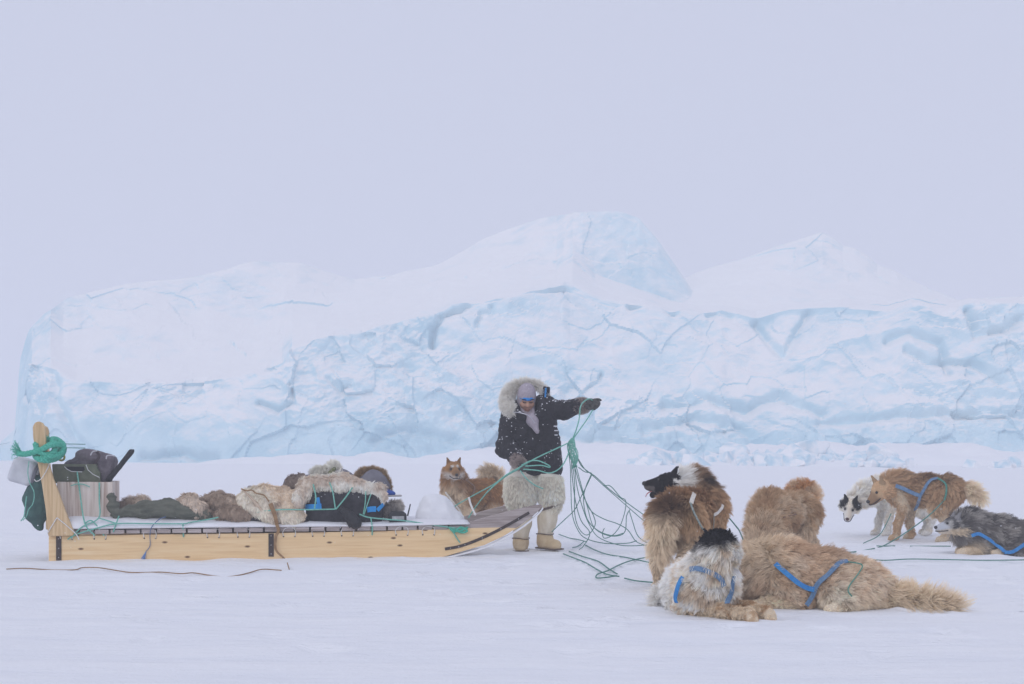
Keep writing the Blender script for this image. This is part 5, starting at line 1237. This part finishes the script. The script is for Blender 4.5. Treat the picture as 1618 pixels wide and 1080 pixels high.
S = Solid(); S.chain([SL(392, 790, .16), SL(420, 788, .2), SL(446, 790, .2), SL(470, 796, .16)], [.07, .085, .085, .07], 'h', .05); S.chain([SL(385, 800, .1), SL(420, 803, .08), SL(455, 806, .06)], [.04, .06, .06], 'h', .04); S.chain([SL(424, 812, .03), SL(432, 820, .02)], [.045, .035], 'h', .03); S.chain([SL(452, 816, .04), SL(468, 818, .04)], [.06, .055], 'h', .03)
hide(S, 'pale reindeer hide heaped in the middle of the load', CRM, 14000, .032, 24)
S = Solid(); S.chain([SL(468, 800, .06), SL(476, 782, .08), SL(486, 768, .14), SL(510, 765, .16), SL(540, 766, .16), SL(565, 768, .16), SL(590, 775, .14), SL(607, 786, .12)], [.045, .055, .05, .055, .05, .05, .045, .04], 'h', .03); S.chain([SL(482, 770, .3), SL(540, 762, .34), SL(600, 776, .32)], [.07, .07, .06], 'h', .05)
hide(S, 'cream white hide draped over the black duffel bag', WHT, 14000, .034, 25)
# black sacks and duffel
M_BK = mat('black_canvas', (.020, .019, .023), (.040, .038, .044), 18, .8, .5, 90, dust=.8)
S = Solid(); S.rc(SL(388, 822, .1), SL(425, 822, .12), .055, .06, 'b', .03); S.rc(SL(470, 820, .12), SL(480, 822, .1), .05, .05, 'b', .03); sheet_blob(S, .014, M_BK, 'stuff_sack', None, .02, 12, 7, 'black sack lying underneath the pale reindeer hide', 'sack')
S = Solid(); cD = SL(545, 803, .24); S.bx(cD, [.35, .17, .155], rotz(YAW), .09, 'd', .05); S.el(SL(540, 785, .24), [.26, .15, .09], rotz(YAW), 'd', .06); du = sheet_blob(S, .016, M_BK, 'duffel_bag', None, .022, 9, 8, 'black duffel bag with bright blue bands lashed to the sled', 'duffel bag')
S_D = S
M_CY = mat('bright_blue_cloth', (.015, .24, .62), (.02, .32, .72), 30, .7)
for pts, w in (([(483, 801), (494, 801), (508, 800)], .055), ([(502, 786), (503, 792), (504, 797)], .03), ([(580, 805), (588, 804), (594, 804)], .05), ([(596, 806), (601, 801), (606, 796)], .035)):
    p_ = catmull(trace_px(S_D, pts, 11.8, 14.5, .012), 5); v, f = ribbon(p_, S_D.grad(p_), w, .006); mk('blue_band', v, f, M_CY, du)
# black pouch on its strap
S = Solid(); S.rc(SL(550, 812, -.02), SL(562, 826, -.04), .045, .055, 'p', .02); S.rc(SL(540, 804, .0), SL(552, 814, -.02), .03, .04, 'p', .02); pc = sheet_blob(S, .012, mat('black_nylon', (.012, .012, .014), (.022, .022, .025), 30, .5, .4, 70), 'pouch', None, .012, 16, 9, 'black nylon pouch hanging over the edge of the sheet before the duffel', 'pouch')
v, f = tube(catmull([SL(541, 806, -.02), SL(548, 822, -.04), SL(554, 833, -.05)], 5), .012, 6); mk('strap', v, f, MATS['black_nylon'], pc)
# clothes heaped behind the duffel
M_GC = mat('grey_cloth', (.15, .145, .17), (.21, .205, .235), 10, .9, .4, 40); M_BC = mat('royal_blue_cloth', (.02, .07, .33), (.03, .10, .42), 14, .8, .3)
S = Solid(); S.chain([SL(460, 764, .5), SL(500, 760, .5), SL(535, 752, .5), SL(560, 762, .5)], [.06, .07, .07, .06], 'c', .05); S.chain([SL(455, 772, .5), SL(445, 776, .5)], [.05, .04], 'c', .04); sheet_blob(S, .015, M_GC, 'grey_jacket', None, .03, 8, 11, 'grey jacket heaped behind the cream hide', 'jacket')
S = Solid(); S.chain([SL(572, 768, .45), SL(590, 762, .42), SL(605, 768, .42)], [.08, .105, .07], 'c', .05); S.chain([SL(590, 775, .42), SL(604, 777, .40)], [.07, .06], 'c', .04); hd = sheet_blob(S, .014, M_GC, 'hooded_parka', None, .018, 8, 12, 'grey hooded parka with brown fur trim lying on the load', 'parka')
S = Solid(); S.chain([SL(563, 755, .47), SL(573, 747, .47), SL(590, 744.5, .47), SL(604, 748, .45), SL(613, 760, .42), SL(617, 772, .41)], [.025, .032, .03, .022, .015, .012], 'r', .02); V, Q = S.mesh(.012); rr_ = mk('hood_trim', V, Q, M_HS, hd, smooth=True); set_tint(rr_, tile(C(.30, .20, .11), len(V))); r0, n0 = scatter(V, Q, 4500, 3); make_fur('trim_hair', rr_, r0, n0, tile(C(0, 0, .2), len(r0)), .04, tile(C(.42, .29, .16), len(r0)) * (.7 + .6 * fbm(r0 * 30, 2))[:, None], .0013, M_FUR, lay=.4, grav=.1, clump=.5, seed=3, wild=.5)
S = Solid(); S.el(SL(611, 778, .38), [.085, .07, .03], rotz(YAW) @ roty(.12), 'crown', .02); S.el(SL(602, 775, .38), [.05, .06, .03], None, 'crown', .03); cp = sheet_blob(S, .009, M_BC, 'cap', None, .005, 14, 1, 'royal blue cap with grey brim below the hooded parka', 'cap')
S = Solid(); S.bx(SL(618, 783, .36), [.10, .07, .007], rotz(YAW) @ roty(-.02), .006, 'brim', .01); sheet_blob(S, .008, mat('grey_brim', (.38, .36, .36), (.46, .44, .44), 20, .8), 'brim', cp)
S = Solid(); S.chain([SL(446, 772, .42), SL(458, 768, .42)], [.03, .035], 'b', .02); sheet_blob(S, .010, M_BC, 'blue_cloth', None, .015, 14, 2, 'royal blue cloth poking out beside the brown fur mitten', 'cloth')
S = Solid(); S.chain([SL(456, 770, .40), SL(464, 762, .40), SL(474, 757, .40)], [.045, .055, .05], 'm', .03); hide(S, 'brown fur mitten resting at the top of the pale hide', ((.25, .19, .16), (.32, .25, .21), (.18, .13, .11)), 3500, .028, 31, .012, .012, 14, cat='mitten')
for cx, cy, lx, ly, rt, tx in ((505, 750, 503, 752.5, .05, 'white fur mitten with green lining lying flat on the grey jacket'), (524, 744, 524.5, 744, -.75, 'white fur mitten with green lining tilted up beside the flat one')):
    S = Solid(); S.el(SL(cx, cy, .5), [.075, .07, .05], roty(rt), 'm', .03); o_ = hide(S, tx, ((.84, .82, .74), (.80, .77, .68), (.72, .68, .58)), 2200, .045, int(cx), .012, .008, 12, cat='mitten', flow=(0, 0, .1))
    S = Solid(); S.el(SL(lx, ly, .42), [.052, .03, .022], roty(rt), 'l', .02); sheet_blob(S, .008, mat('green_lining', (.13, .15, .07), (.2, .21, .1), 30, .9), 'lining', o_)
S = Solid(); S.rc(SL(612, 806, .25), SL(628, 800, .25), .06, .05, 'h', .04); hide(S, 'grey fur tuft poking out between the duffel and the radio', ((.46, .42, .38), (.6, .56, .5), (.3, .27, .25)), 2500, .04, 33, .014, .02, 12)
S = Solid(); S.bx(SL(412, 771, .5), [.12, .08, .02], rotz(YAW) @ roty(.05), .015, 'b', .02); sheet_blob(S, .012, mat('driftwood', (.3, .26, .25), (.38, .34, .33), 20), 'wooden_board', None, .005, 10, 1, 'grey board lying behind the pale reindeer hide', 'board')
# radio
S = Solid(); S.bx(SL(628, 817, .10), [.082, .06, .040], rotz(YAW), .015, 'r', .02); S.bx(SL(628, 809.5, .11), [.06, .05, .012], rotz(YAW), .01, 'r', .02); rd = sheet_blob(S, .008, mat('black_case', (.018, .018, .02), (.03, .03, .033), 30, .55), 'radio', None, .002, 20, 1, 'small black radio case with antenna at the front of the load', 'radio')
v, f = box_mesh(SL(629, 818, .04), (.055, .004, .016), rotz(YAW)); mk('faceplate', v, f, mat('pale_face', (.55, .55, .56), (.3, .3, .31), 25), rd); v, f = tube([SL(644, 815, .12), SL(648.5, 796, .12)], [.008, .006], 6); mk('antenna', v, f, MATS['black_case'], rd)
# translucent plastic hood
S = Solid(); S.chain([SL(672, 812, .40), SL(687, 800, .40), SL(700, 806, .38), SL(722, 818, .36)], [.09, .115, .10, .04], 'd', .06); S.rc(SL(680, 815, .4), SL(705, 817, .4), .13, .12, 'd', .05); V, Q = S.mesh(.016); V[:, 2] = np.maximum(V[:, 2], SL(690, 823, .2)[2]); V = V + U * ((fbm(V * 3.2 + 3, 2) - .5) * .16)[:, None]; V[:, 2] += (fbm(V * 3.0 + 8, 2) - .5) * .10 * sstep(.33, .45, V[:, 2]); V = wrinkle(V, Q, .03, 6, 4)
tag(mk('plastic_bag', V, Q, mat('white_film', (.80, .81, .84), (.86, .87, .89), 4, .35, .15, 12), smooth=True), 'rounded white plastic bag sitting at the front of the sled', 'bag')
# whip
wh = empty('whip', SL(400, 790, .0), 'wooden dog whip lying across the pale hide with trailing thong', 'whip')
v, f = tube(catmull([SL(381, 771.5, .06), SL(398, 788, .03), SL(416, 808, .0)], 5), np.linspace(.008, .017, 11), 7); mk('stock', v, f, mat('whip_wood', (.52, .40, .29), (.64, .52, .40), 20, .7), wh, smooth=True)
M_LE = mat('brown_leather', (.24, .135, .06), (.36, .22, .11), 30, .6)
v, f = tube(catmull([SL(381, 772, .06), SL(390, 775, .03), SL(398, 774, .02), SL(405, 779, .0), SL(417, 782, -.01), SL(425, 792, -.02)], 5), .007, 6); mk('thong', v, f, M_LE, wh)
v, f = ribbon(catmull([SL(427, 795, -.045), SL(434, 812, -.05), SL(437, 826, -.055), SL(440, 838, -.045), SL(436, 848, -.03), SL(436, 868, -.03), SL(447, 880, -.05), SL(454, 887, -.12)], 5), np.tile(-NV, (36, 1)), np.linspace(.04, .012, 36), .004); mk('thong', v, f, M_LE, wh)
pts = [G(457, 899, .01), G(454, 889, .03)]; v, f = tube(pts, .005, 5); mk('thong', v, f, M_LE, wh)
# ropes over the load
def slr(pts, label, r=.0065, m=None): return cord([SL(*q) for q in pts], r, m or M_GREEN2, label, 'rope', name='lashing_rope', group='green lashing ropes over the load')
slr([(107, 852, -.02), (118, 845, -.03), (150, 835, -.04), (185, 827, -.045), (240, 827, -.045), (289, 827, -.04), (300, 825, -.03), (326, 821, .0), (345, 817, -.03)], 'green rope running along the sheet from the handles to the tarpaulin')
slr([(122, 745, .15), (126, 775, .07), (134, 826, -.03), (150, 846, -.03)], 'green rope drawn down over the olive case'); slr([(157, 762, .08), (157, 790, .08), (156, 818, -.02), (130, 832, -.04), (112, 850, -.03)], 'green rope drawn down the right half of the plywood box')
slr([(156, 818, -.02), (185, 827, -.045)], 'short green rope joining box and long rope'); slr([(134, 826, -.03), (146, 823, -.03), (165, 846, -.02)], 'short green rope crossing the foot of the box')
slr([(112, 767, .085), (122, 764.5, .08), (132, 765, .08), (142, 769, .085)], 'short green rope handle threaded through the plywood box', .005)
slr([(188, 815, .0), (184, 826, -.045), (179, 840, -.03)], 'green rope knotted round the tarpaulin end'); slr([(289, 827, -.04), (290, 848, -.005)], 'green rope tied down from the long rope to the runner')
slr([(405, 809, .02), (440, 805, -.05), (483, 805, -.03), (510, 804.5, .0), (530, 804, .0)], 'green rope stretched over pale hide and duffel'); slr([(495, 765, .08), (499, 785, .0), (497, 803, -.02)], 'green rope over the cream hide at the left end of the duffel'); slr([(521, 762, .08), (526, 778, .03), (530, 804, -.01)], 'green rope bowed over the middle of the duffel')
slr([(557, 770, .06), (545, 787, .02), (531, 804, -.01)], 'green rope slanting over the middle of the duffel'); slr([(578, 776, .08), (577, 795, .04), (574, 812, .03)], 'thin green rope over the right end of the duffel', .005); slr([(586, 780, .08), (581, 795, .04), (575, 813, .03)], 'thin green rope beside the one at the right end of the duffel', .005)
slr([(568, 812, .0), (582, 817, -.01), (610, 820, .0), (645, 823, .01), (690, 830, -.02), (735, 836, -.03)], 'green rope running from the duffel past the radio to the bow'); slr([(586, 818, -.01), (588, 832, -.03), (588, 845, -.005)], 'green rope tied from the duffel down to the runner')
slr([(715, 838, -.03), (722, 850, -.012), (727, 857, -.012)], 'loose green rope end hanging on the bow', .006)
v, f = twisted(catmull([SL(710, 833, -.02), SL(718, 840, -.03), SL(728, 833, -.03), SL(738, 838, -.03), SL(730, 841, -.03), SL(716, 836, -.03), SL(726, 839, -.035), SL(739, 833, -.02)], 6), .011, 3, .04, 5); tag(mk('rope_knot', v, f, M_GREEN), 'bunched green rope knot at the bow of the sled', 'rope')
slr([(262, 816, .0), (252, 820, -.04), (240, 832, -.04), (237, 845, -.02), (237, 862, -.012), (230, 872, -.012)], 'thin blue cord hanging over the runner beside its tassel', .0035, mat('blue_cord', (.10, .16, .30)))
ts = [tube([SL(231, 871, -.014), SL(225 + i * .9, 884 + r5.uniform(-2, 1), -.014 - .004 * (i % 3))], .003, 4) for i in range(-2, 5)]; v, f = join(ts); tag(mk('tassel', v, f, mat('blue_tassel', (.16, .28, .55))), 'frayed blue tassel at the end of the blue cord', 'cord')
cord([SL(741, 786, .35), SL(744, 797, .18), SL(751, 813, .0)], .010, M_CORD, 'white cord tied between the two sled bows')

# ------------------------------------------------------------------ traces held by the driver
hp = lambda x, y, d=0.0: P(x, y, 13.05 + d)
def tr(pts, label, r=.0048, grp='green dog traces hanging from the hands', m=None): return cord(pts, r, m or M_GREEN2, label, 'rope', 5, 'dog_trace', grp)
tr([SL(690, 822, .55), SL(718, 800, .5), SL(745, 784, .4), hp(780, 765), hp(800, 750, -.05), hp(822, 737.5, -.09), hp(850, 722, -.1), hp(880, 708), hp(899, 699)], 'green trace from the sled through the right glove to the bundle', .0062)
tr([SL(740, 818, .3), SL(752, 800, .3), hp(772, 775), hp(798, 753, -.03), hp(821, 740, -.09)], 'second green trace from the sled up to the right glove', .0058)
tr([hp(824, 735, -.1), hp(838, 728, -.14), hp(852, 728, -.14), hp(867, 735, -.14), hp(868, 738, -.14), hp(855, 735, -.14), hp(830, 736, -.12)], 'green trace looped above the right glove', .0062)
tr([hp(827, 741, -.1), hp(850, 743, -.14), hp(868, 747, -.14), hp(884, 740, -.1), hp(895, 724), hp(902, 702)], 'green trace slack below the right glove', .0058)
tr([hp(822, 743, -.1), hp(832, 756, -.1), hp(845, 766, -.08), hp(858, 772, -.05)], 'green trace end hanging from the right glove', .0058)
tr([hp(936, 632, .12), hp(929, 630, .05), hp(918, 640, .02), hp(915, 662), hp(910, 680), hp(904, 695)], 'green trace bent over the left cuff', .0058); tr([hp(938, 645, .1), hp(927, 663), hp(915, 680), hp(905, 694)], 'green trace dropping straight from the left glove', .0055)
bu = []
for i in range(16):
    a = i / 16 * 2 * math.pi; r1, r2 = 4 + 3 * r5.random(), 5 + 3 * r5.random(); n_ = r5.integers(5, 7)
    bu.append(tube(catmull([hp(905 + 2 * math.cos(a), 692, .02 * math.sin(a)), hp(903 + r1 * math.cos(a + .6), 702 + r5.uniform(-2, 2), .03 * math.sin(a)), hp(905 + r2 * math.cos(a + 1.4), 714 + r5.uniform(-3, 3), .035 * math.sin(a)), hp(907 + r2 * .8 * math.cos(a + 2), 726 + r5.uniform(-3, 3), .03 * math.sin(a)), hp(908 + 4 * math.cos(a), 738 + r5.uniform(-4, 4), .02)], 4), .0045, 5))
v, f = join(bu); tag(mk('trace_bundle', v, f, M_GREEN2), 'tangled bundle of green dog traces gathered below the left hand', 'rope')
M_TR2 = mat('dark_green_line', (.07, .20, .17), (.12, .28, .235), 50, .65)
hang = [[(898, 712), (901, 735), (902, 765), (904, 810), (912, 835), (925, 850), (955, 858), (990, 858), (1006, 854)], [(905, 735), (908, 765), (908, 810), (915, 835), (928, 845), (940, 830), (938, 815), (925, 790), (916, 765)], [(910, 735), (918, 765), (928, 800), (938, 832), (958, 845), (978, 846), (988, 838), (990, 815), (995, 805)],
        [(906, 730), (914, 758), (924, 788), (935, 808), (955, 820), (975, 827), (992, 837), (1005, 855), (1022, 862)], [(912, 722), (925, 742), (940, 752), (962, 772), (985, 790), (1010, 808), (1030, 822)], [(910, 716), (918, 735), (932, 747), (955, 768), (980, 790), (1005, 812), (1028, 832)],
        [(935, 750), (928, 765), (918, 785), (908, 805), (895, 818), (880, 832), (872, 840)], [(953, 767), (965, 768), (980, 785), (988, 790), (988, 805), (980, 830), (968, 845), (955, 850), (952, 842), (955, 834)], [(994, 806), (1000, 825), (1007, 845), (1018, 855), (1026, 858)], [(914, 738), (924, 745), (934, 747), (933, 752), (926, 768), (922, 790), (928, 820), (945, 838), (968, 846), (985, 842)],
        [(903, 728), (904, 750), (909, 790), (918, 822), (932, 842), (922, 862), (915, 868)], [(908, 740), (912, 770), (920, 800), (930, 826), (945, 848), (975, 860), (1000, 862), (1030, 860)]]
nm = ['slack to the snow beside the boots', 'doubled in a narrow loop', 'sagging into a wide loop', 'curving towards the black-faced dog', 'upper of two taut ones to the black-faced dog', 'lower of two taut ones to the black-faced dog', 'slanting back to the left boot', 'kinked into a small hook', 'short and steep beside the black-faced dog', 'caught over the others in a hitch', 'ending on the snow by the bundle', 'lowest of the slack loops']
for pts, t in zip(hang, nm):
    q = []
    for i, (x, y) in enumerate(pts):
        d = 13.05 + .25 * i / len(pts) + r5.uniform(-.03, .03); gp = G(x, min(max(y, 850), 900), .008)
        q.append(P(x, y, min(d, F * (CAMH - .03) / (y - HY))))
    tr(q, 'thin green trace hanging from the bundle, ' + t, .0042, m=M_TR2)
gl = [([(883, 845), (900, 851), (912, 853), (927, 857)], 'wavy bit of trace on the snow by the left boot'), ([(890, 876), (905, 882), (925, 890), (945, 902), (960, 909), (978, 912)], 'long trace on the snow lying before the boots'), ([(899, 872), (920, 880), (945, 888), (962, 900), (975, 908)], 'trace on the snow beside the long one'), ([(925, 862), (940, 870), (960, 877), (990, 882), (1040, 893)], 'trace on the snow running under the black-faced dog'),
      ([(1030, 880), (1000, 886), (980, 893), (960, 903), (945, 908), (942, 914), (955, 914), (974, 911)], 'looped trace on the snow beside the black-faced dog'), ([(987, 915), (1005, 919), (1036, 922)], 'short straight trace on the snow behind the black-faced dog'), ([(905, 866), (913, 864), (922, 857)], 'tiny trace end on the snow by the bundle')]
for pts, t in gl: tr([G(x, y, .012) + C(0, 0, .008) for x, y in pts], t, .0055, 'traces lying on the snow', M_TR2)
tr([G(1280, 866, .01), G(1310, 868, .01), G(1340, 872, .01), G(1372, 868, .01), P(1400, 860, 14.3), P(1440, 835, 14.4), P(1470, 812, 14.5), P(1491, 791, 14.55)], 'trace rising from the snow to the harness of the tan standing dog', .006, 'traces lying on the snow', M_TR2)
tr([G(1364, 858, .01), P(1388, 846, 14.6), P(1400, 828, 14.65), P(1408, 811, 14.7)], 'trace hanging from the chest of the tan standing dog', .005, 'traces lying on the snow', M_TR2)
for a_, t in ((([(1378, 885), (1400, 886), (1440, 884), (1500, 885), (1560, 886), (1640, 885)]), 'trace stretched on the snow before the grizzled dog'), ([(1385, 863), (1398, 863.5), (1414, 863)], 'trace scrap on the snow below the white dog'), ([(1438, 863.5), (1470, 863.5), (1502, 863.5)], 'trace on the snow between tan and grizzled dogs')): tr([G(x, y, .010) + C(0, 0, .006) for x, y in a_], t, .0055, 'traces lying on the snow', M_TR2)
tr([P(1153, 819, 10.2), P(1162, 830, 10.3), P(1170, 842, 10.6), G(1180, 870, .01)], 'trace arching from the black-faced dog to the shaggy brown dog', .005, 'traces lying on the snow', M_TR2)
cord([G(x, y, .01) + C(0, 0, -.002 + .007 * math.sin(x * .05)) for x, y in [(10, 899), (40, 898.5), (80, 898.5), (118, 899), (130, 896.5), (155, 897.5), (185, 901), (205, 902.5), (230, 902.5), (255, 903.5), (285, 907), (305, 905), (330, 907), (355, 909.5), (378, 908), (395, 905), (415, 900), (445, 900)]], .0048, M_LE, 'brown leather line trailing along the snow beside the sled', 'line', name='leather_line')
# ------------------------------------------------------------------ snow in the air
r9 = np.random.default_rng(21); fl_ = []
for i in range(1500):
    Yf = r9.uniform(7.5, 24) ; px, py = r9.uniform(-150, 1770), r9.uniform(150, 1000)
    q = P(px, py, Yf)
    if q[2] < .05: continue
    s_ = r9.uniform(.0016, .0042); t_ = np.array([[1, 0, 0], [-1, 0, 0], [0, 1, 0], [0, -1, 0], [0, 0, 1], [0, 0, -1]], float) * s_ * r9.uniform(.7, 1.3, (6, 1)) @ rotz(r9.uniform(0, 6)).T
    fl_.append((t_ + q, [(0, 2, 4), (2, 1, 4), (1, 3, 4), (3, 0, 4), (2, 0, 5), (1, 2, 5), (3, 1, 5), (0, 3, 5)]))
v, f = join(fl_); tag(mk('falling_snow', v, f, mat('snowflake', (.93, .93, .95), rough=.9), base=(0, 10, 0)), 'fine snowflakes drifting through the air', 'snow', kind='stuff')
cleanup_props()
